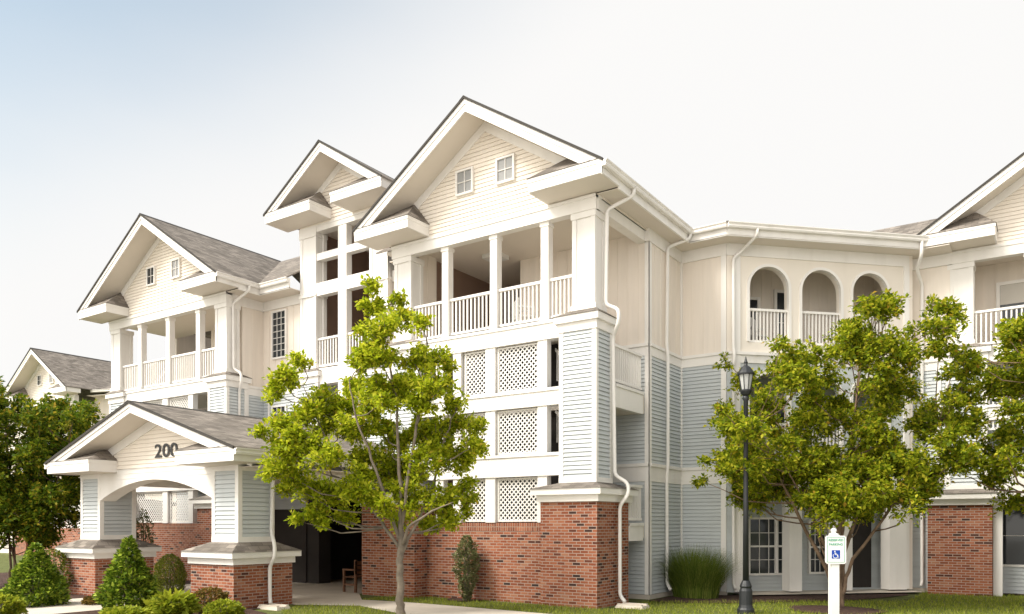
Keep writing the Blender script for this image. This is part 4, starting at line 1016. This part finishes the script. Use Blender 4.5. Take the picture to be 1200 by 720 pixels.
# tree at the right edge
dC = 17.2; baseC = at(1245, dC, 0); sC = dC / 931
polyC = [(1190, 388), (1240, 360), (1300, 375), (1360, 440), (1370, 540), (1300, 590), (1215, 585), (1196, 565), (1165, 555), (1152, 542), (1160, 520), (1176, 505), (1180, 480), (1184, 455), (1170, 440), (1178, 425), (1178, 405)]
clC = fill(polyC, 18, 21, 6) + [(1138, 534, 9), (1116, 412, 6), (1138, 414, 8), (1170, 400, 9), (1150, 548, 9), (1155, 420, 8), (1192, 582, 9)]
stC = [[(0, -.05, 0, .12), (0, .6, 0, .1), ((x1 - 1245) * sC * .5, 1.6, 0, .08), ((x1 - 1245) * sC, CAMH + (615 - y1) * sC, dd, .04), ((x2 - 1245) * sC, CAMH + (615 - y2) * sC, dd * 1.6, .01)] for x1, y1, x2, y2, dd in ((1215, 560, 1165, 520, .1), (1225, 530, 1195, 430, -.4), (1250, 520, 1260, 400, .3), (1275, 540, 1330, 470, -.2))]
tree('crape_myrtle', 'yellow-tipped green tree at the right edge in front of the right wing', baseC, 1, stC, pxclumps(clC, 1245, dC, 10, 1.4), LM_B, M['barktan'], 60000, .092, 13, .1, twig=.36, uplift=.22, sub=.7, flat=.55)

# darker tree at the left edge
dD = 24.0; baseD = at(22, dD, 0); sD = dD / 931
polyD = [(-60, 500), (-30, 470), (0, 462), (30, 470), (55, 468), (88, 478), (112, 492), (105, 512), (112, 535), (98, 560), (92, 590), (75, 600), (60, 622), (30, 618), (0, 625), (-40, 620), (-80, 580)]
clD = fill(polyD, 12, 18, 8) + fill([(-40, 580), (95, 575), (80, 605), (60, 635), (-30, 640)], 13, 16, 81) + [(108, 495, 9), (105, 540, 9), (70, 608, 9), (20, 632, 9)]
stD = [[(x0, -.05, 0, .045), (x0 + .05, .6, 0, .035), ((x1 - 22) * sD, CAMH + (615 - y1) * sD, dd, .028), ((x2 - 22) * sD, CAMH + (615 - y2) * sD, dd * 2, .01)] for x0, x1, y1, x2, y2, dd in ((-.3, 5, 610, -20, 510, .2), (-.15, 22, 600, 20, 490, -.3), (0, 40, 605, 60, 500, .3), (.15, 55, 615, 90, 520, -.2), (-.1, 15, 620, -40, 540, -.3))]
tree('crape_myrtle', 'dark green multi-stemmed tree at the left edge beside the portico', baseD, 1, stD, pxclumps(clD, 22, dD, 14, 1.8), LM_D, M['barktan'], 95000, .11, 14, .1, twig=.4, uplift=.3)

# ------------------------------------------------------------------ shrubs
def shrub(name, label, base, prof, n, size, mat, seed, bumpy=.12, group=None, stem=True, cat='shrub', core=.86):
    """leafy shrub of revolution: prof = list of (z, radius)"""
    rg = np.random.default_rng(seed); root = empty(name, base); tag(root, label, cat, group or {'conical_shrub': 'conical evergreen shrubs', 'low_shrub': 'low rounded bed shrubs', 'columnar_shrub': 'thin upright shrubs'}.get(name))
    zs = np.array([p[0] for p in prof]); rs = np.array([p[1] for p in prof])
    z = rg.random(n * 3) * (zs[-1] - zs[0]) + zs[0]; r = np.interp(z, zs, rs)
    keep = rg.random(n * 3) < (r + .05) / (rs.max() + .05); z = z[keep][:n]; r = r[keep][:n]; k = len(z)
    t = rg.random(k) * 2 * np.pi
    lump = 1 + bumpy * np.sin(t * 5 + z * 9 + seed) + bumpy * .8 * np.sin(t * 3 - z * 14) + rg.normal(0, .05, k)
    rr = r * lump * (1 - .35 * rg.random(k) ** 2.2)
    P = np.stack([rr * np.cos(t), rr * np.sin(t), z], 1) + np.array(base)
    D = np.stack([np.cos(t), np.sin(t), .35 + .5 * rg.random(k)], 1)
    cr = leaf_mesh('foliage', P, D, size, mat, None, rg, .2, .6); cr.parent = root; cr.matrix_parent_inverse = Matrix.Translation(-Vector(base))
    m = MB(); bb = Vector(base)
    for i in range(4):
        a = i * 1.6 + seed; m.tube([bb + Vector((.03 * math.cos(a), .03 * math.sin(a), -.03)), bb + Vector((rs.max() * .3 * math.cos(a), rs.max() * .3 * math.sin(a), zs[-1] * .5)), bb + Vector((rs.max() * .15 * math.cos(a), rs.max() * .15 * math.sin(a), zs[-1] * .85))], [.03, .018, .006], 5)
    st = m.build('stem', M['bark'], None, smooth=True); st.parent = root; st.matrix_parent_inverse = Matrix.Translation(-bb)
    return root
LS1 = leafmat('holly_leaves', [(0, (0.05, 0.095, 0.010)), (.45, (0.13, 0.21, 0.018)), (.78, (0.30, 0.39, 0.035)), (1, (0.46, 0.54, 0.07))], .25, .32)
LS2 = leafmat('boxwood_leaves', [(0, (0.07, 0.095, 0.012)), (.6, (0.15, 0.18, 0.02)), (1, (0.25, 0.27, 0.035))], .25, .5)
LS3 = leafmat('lime_leaves', [(0, (0.13, 0.18, 0.015)), (.5, (0.29, 0.34, 0.022)), (1, (0.48, 0.48, 0.05))], .4, .5)
LS4 = leafmat('red_tip_leaves', [(0, (0.10, 0.08, 0.02)), (.5, (0.20, 0.16, 0.03)), (1, (0.28, 0.14, 0.04))], .25, .5)
LS5 = leafmat('juniper_leaves', [(0, (0.12, 0.14, 0.06)), (.6, (0.22, 0.24, 0.10)), (1, (0.32, 0.30, 0.15))], .3, .6)
cone = lambda h, r: [(.0, r * .75), (.12 * h, r), (.3 * h, r * .88), (.58 * h, r * .55), (.8 * h, r * .27), (1.0 * h, .03)]
def hz(d, y): return CAMH + (615 - y) * d / 931
d = 17.6; shrub('conical_shrub', 'dense conical dark green shrub directly in front of the portico opening', tuple(at(151, d)), cone(hz(d, 629) - .04, 30 * d / 931), 5200, .10, LS1, 21)
d = 18.6; shrub('conical_shrub', 'wide conical green shrub at the left edge under the dark tree', tuple(at(42, d)), cone(hz(d, 637) - .04, 31 * d / 931), 5200, .10, LS1, 22)
d = 21.5; ball = lambda h, r: [(.02, r * .55), (.2 * h, r * .92), (.5 * h, r), (.75 * h, r * .85), (.92 * h, r * .5), (h, .05)]
shrub('round_shrub', 'clipped ball shrub between the portico columns', tuple(at(199, 21.0)), ball(hz(21., 650), 17 * 21. / 931), 9000, .04, LS2, 23, .03)
d = 15.9
shrub('low_shrub', 'lime green leafy hosta clump at the bottom edge left of the rounded shrub', tuple(at(203, d)), ball(hz(d, 699), .36), 700, .17, LS3, 24, .15)
shrub('low_shrub', 'rounded lime green shrub in front of the portico brick base', tuple(at(262, 15.7)), ball(hz(15.7, 705), .33), 2200, .07, LS3, 25, .08)
shrub('low_shrub', 'reddish green shrub against the right portico pier', tuple(at(246, 17.0)), ball(hz(17., 690), .36), 1800, .07, LS4, 26, .1)
shrub('low_shrub', 'lime green shrub at the bottom edge below the conical shrub', tuple(at(145, 15.2)), ball(hz(15.2, 714), .4), 1500, .1, LS3, 27, .12)
shrub('low_shrub', 'lime green shrub at the bottom left corner', tuple(at(2, 15.6)), ball(hz(15.6, 700), .36), 1300, .1, LS3, 28, .12)
shrub('low_shrub', 'small reddish shrub beside the left portico pier', tuple(at(112, 18.8)), ball(hz(18.8, 700), .25), 900, .07, LS4, 29, .1)
shrub('low_shrub', 'dark bush behind the wide conical shrub at the left', tuple(at(60, 21.5)), ball(hz(21.5, 645), .5), 2200, .08, LS2, 33, .1)
shrub('columnar_shrub', 'thin upright grey-green juniper against the brick wall', tuple(at(547, 19.65)), [(.02, .05), (.35, .16), (.8, .24), (1.15, .24), (1.4, .16), (1.62, .04)], 4200, .06, LS5, 30, .25)
shrub('columnar_shrub', 'spindly upright shrub inside the portico by the brick wall', tuple(at(168, 22.5)), [(.3, .04), (.8, .2), (1.4, .24), (1.9, .18), (2.3, .03)], 1500, .07, LS5, 31, .25)
shrub('low_shrub', 'lime green rounded shrub at the right edge by the brick pier', tuple(onground(1197, 695)), ball(.5, .42), 1500, .08, LS3, 32, .1)

# ornamental grass clump
def grass_clump(name, label, base, r, h, n, seed):
    rd = random.Random(seed); V, Fc = [], []; b = Vector(base)
    for i in range(n):
        a = rd.random() * 6.283; q = rd.random() ** .5 * r * .55; p = Vector((q * math.cos(a), q * math.sin(a) * .7, 0)); a2 = a + rd.gauss(0, .5)
        L_ = h * rd.uniform(.8, 1.35); lean = rd.uniform(.25, 1.3) * q / (r * .55) + .15; w = .006; prev = None
        sd_ = Vector((-math.sin(a2), math.cos(a2), 0)) * w
        for k in range(5):
            u = k / 4; out = lean * L_ * .6 * u ** 1.6; zz = L_ * (u - .28 * lean * u ** 2.6)
            c = b + p + Vector((math.cos(a2) * out, math.sin(a2) * out, zz)); ww = sd_ * (1 - u * .85)
            j = len(V); V += [tuple(c - ww), tuple(c + ww)]
            if k: Fc.append((j - 2, j - 1, j + 1, j))
    me = bpy.data.meshes.new(name); me.from_pydata(V, [], Fc); me.materials.append(M['reed'])
    o = bpy.data.objects.new(name, me); COL.objects.link(o); tag(o, label, 'ornamental grass'); return o
M['reed'] = leafmat('reed_blades', [(0, (0.06, 0.10, 0.015)), (.6, (0.14, 0.20, 0.025)), (1, (0.28, 0.31, 0.07))], .25, .5)
grass_clump('ornamental_grass', 'tall arching clump of green ornamental grass against the blue siding', at(815, 20.6), 1.05, 1.15, 3600, 5)

# ------------------------------------------------------------------ street lamp
LP = empty('street_lamp'); tag(LP, 'dark grey lamp post with a glass lantern rising in front of the angled bay', 'street lamp')
lb = at(874, 16.9); c = (lb.x, lb.y, 0)
MB().lathe(c, [(.20, 0), (.20, .10), (.17, .14), (.155, .20), (.15, .50), (.125, .56), (.14, .60), (.115, .66), (.085, .72)], 16).build('base', M['blackmetal'], LP, smooth=False)
MB().lathe(c, [(.072, .70), (.058, 2.5), (.052, 4.60), (.075, 4.63), (.075, 4.68), (.05, 4.72)], 14).build('post', M['blackmetal'], LP, smooth=True)
lan = MB().lathe(c, [(.05, 4.70), (.10, 4.74), (.135, 4.80), (.14, 4.83), (.12, 4.84)], 12).build('lantern', M['blackmetal'], LP)
MB().lathe(c, [(.105, 4.842), (.165, 5.158)], 8).build('lantern_glass', M['lampglass'], lan)
m = MB()
for k in range(8):
    a = math.pi / 4 * k; m.tube([(c[0] + .108 * math.cos(a), c[1] + .108 * math.sin(a), 4.83), (c[0] + .170 * math.cos(a), c[1] + .170 * math.sin(a), 5.17)], .010, 4)
m.build('lantern_bar', M['blackmetal'], lan)
MB().lathe(c, [(.20, 5.16), (.205, 5.19), (.17, 5.24), (.10, 5.33), (.05, 5.36), (.035, 5.40), (.05, 5.43), (.03, 5.47), (.008, 5.56)], 16).build('lantern_cap', M['blackmetal'], lan)
settle(LP, tuple(lb)); LP.scale = (.9, .9, .985)

# ------------------------------------------------------------------ parking sign
SG = empty('parking_sign'); tag(SG, 'white post with a reserved parking sign showing a blue wheelchair symbol', 'sign')
sbp = at(979, 15.0)
fS = F((sbp.x, sbp.y), (cT, sT)); zz = lambda y: CAMH + (615 - y) * 15.0 / 931
m = MB(); m.fbox(fS, -.075, .075, -.15, 0, 0, zz(627)); m.build('post', M['signwhite'], SG)
prof = [(.09, zz(627)), (.09, zz(627) + .02), (.05, zz(627) + .03), (.035, zz(627) + .045), (.055, zz(627) + .075), (.05, zz(627) + .10), (.02, zz(627) + .125)]
pc = fS.p(0, -.075, 0); MB().lathe((pc.x, pc.y, 0), prof, 12).build('finial', M['signwhite'], SG)
z0, z1 = zz(661), zz(628); hw_ = .195
bd = MB(); bd.prism(fS, [(-hw_ + .03, z0), (hw_ - .03, z0), (hw_, z0 + .03), (hw_, z1 - .03), (hw_ - .03, z1), (-hw_ + .03, z1), (-hw_, z1 - .03), (-hw_, z0 + .03)], .002, .022)
bdo = bd.build('sign_panel', M['signwhite'], SG)
g = MB(); t_ = .008; i_ = .03
g.fbox(fS, -hw_ + i_, hw_ - i_, .022, .0245, z0 + i_, z0 + i_ + t_); g.fbox(fS, -hw_ + i_, hw_ - i_, .022, .0245, z1 - i_ - t_, z1 - i_)
g.fbox(fS, -hw_ + i_, -hw_ + i_ + t_, .022, .0245, z0 + i_ + t_, z1 - i_ - t_); g.fbox(fS, hw_ - i_ - t_, hw_ - i_, .022, .0245, z0 + i_ + t_, z1 - i_ - t_)
g.build('sign_border', M['signgreen'], bdo)
rot = Matrix.Rotation(YAW, 4, 'Z') @ face
def onsign(u, z, n): return Matrix.Translation(fS.p(u, n, z)) @ rot
text_mesh('sign_lettering', 'RESERVED', .062, M['signgreen'], bdo, onsign(0, z1 - .085, .024), .001, .0015)
text_mesh('sign_lettering', 'PARKING', .062, M['signgreen'], bdo, onsign(0, z1 - .165, .024), .001, .0015)
s0 = MB(); s0.fbox(fS, -.08, .08, .022, .0245, z0 + .10, z0 + .26); sq = s0.build('symbol_square', M['signblue'], bdo)
w = MB(); zc = z0 + .155; k = 14
for i in range(k):      # wheel arc
    a0, a1 = R(150) + R(240) * i / k, R(150) + R(240) * (i + 1) / k
    w.prism(fS, [(-.008 + rr * math.cos(a), zc + rr * math.sin(a)) for rr, a in ((.040, a0), (.050, a0), (.050, a1), (.040, a1))], .0245, .0262)
w.prism(fS, [(-.02 + .012 * math.cos(a), z0 + .236 + .012 * math.sin(a)) for a in [2 * math.pi * j / 12 for j in range(12)]], .0245, .0262)
w.prism(fS, [(-.024, z0 + .22), (-.012, z0 + .22), (-.008, z0 + .175), (-.02, z0 + .172)], .0245, .0262)
w.prism(fS, [(-.013, z0 + .205), (.018, z0 + .202), (.018, z0 + .195), (-.013, z0 + .196)], .0245, .0262)
w.prism(fS, [(-.016, z0 + .182), (.022, z0 + .180), (.045, z0 + .128), (.036, z0 + .123), (.016, z0 + .170), (-.016, z0 + .172)], .0245, .0262)
w.prism(fS, [(.038, z0 + .132), (.058, z0 + .138), (.060, z0 + .130), (.040, z0 + .122)], .0262, .0272)
w.build('wheelchair_symbol', M['signwhite'], sq)
settle(SG, tuple(sbp))

# ------------------------------------------------------------------ bench in the entry
BN = empty('bench'); tag(BN, 'dark wooden bench in the shaded entry beside the brick wall', 'bench')
bx, by = -16.05, 15.75
fb = F((bx, by), (0, 1))
m = MB()
for k in range(4): m.box(bx - .45 + k * .115, bx - .35 + k * .115, by, by + 1.4, .42, .45)
m.build('seat', M['wood'], BN)
m = MB()
for k in range(3): m.box(bx + .03, bx + .06, by, by + 1.4, .52 + k * .13, .62 + k * .13)
m.build('backrest', M['wood'], BN)
for y in (by, by + 1.34):
    for x in (bx - .45, bx + .0):
        MB().box(x, x + .06, y, y + .06, 0, .62 if x < bx - .1 else .92).build('leg', M['wood'], BN)
    MB().box(bx - .39, bx + .0, y + .01, y + .05, .2, .25).build('stretcher', M['wood'], BN); m = MB(); m.box(bx - .46, bx + .0, y - .005, y + .065, .62, .66); m.build('armrest', M['wood'], BN)
settle(BN, (bx - .2, by + .7, 0))

# ------------------------------------------------------------------ balcony chairs
def chair(loc, rz, label, slat=False):
    root = empty('balcony_chair', loc); root.rotation_euler = (0, 0, rz); tag(root, label, 'chair', 'white chairs on the balconies')
    m = MB(); m.box(-.24, .24, -.22, .22, .40, .44); m.build('seat', M['chairwhite'], root)
    m = MB(); N_ = 10
    pts = [(.26 * math.cos(math.pi * k / N_), .75 + .28 * math.sin(math.pi * k / N_)) for k in range(N_ + 1)]
    if slat:
        for k in range(5): m.box(-.23 + k * .1, -.16 + k * .1, .19, .215, .44, .80)
        m.box(-.24, .24, .188, .217, .80, .86); m.box(-.24, .24, .188, .217, .50, .54)
    else: m.prism(F((0, .21), (1, 0)), [(-.24, .44), (.24, .44)] + pts, -.03, 0)
    m.build('backrest', M['chairwhite'], root)
    for x in (-.22, .18):
        for y in (-.2, .17): MB().box(x, x + .04, y, y + .04, 0, .40).build('leg', M['chairwhite'], root)
        m = MB(); m.prism(F((x, 0), (0, 1)), [(-.2, .44), (-.16, .44), (-.16, .62), (.2, .62), (.2, .66), (-.2, .66)], -.04, 0); m.build('armrest', M['chairwhite'], root)
    return root
pcx = fD.p(1.25, -.75, 6.7); chair(tuple(pcx), R(45) + .2, 'white round-backed chair behind the leftmost arch railing')
chair((-11.05, 16.75, 6.70), 2.4, 'white slatted chair behind the railing of the big gable balcony', True)
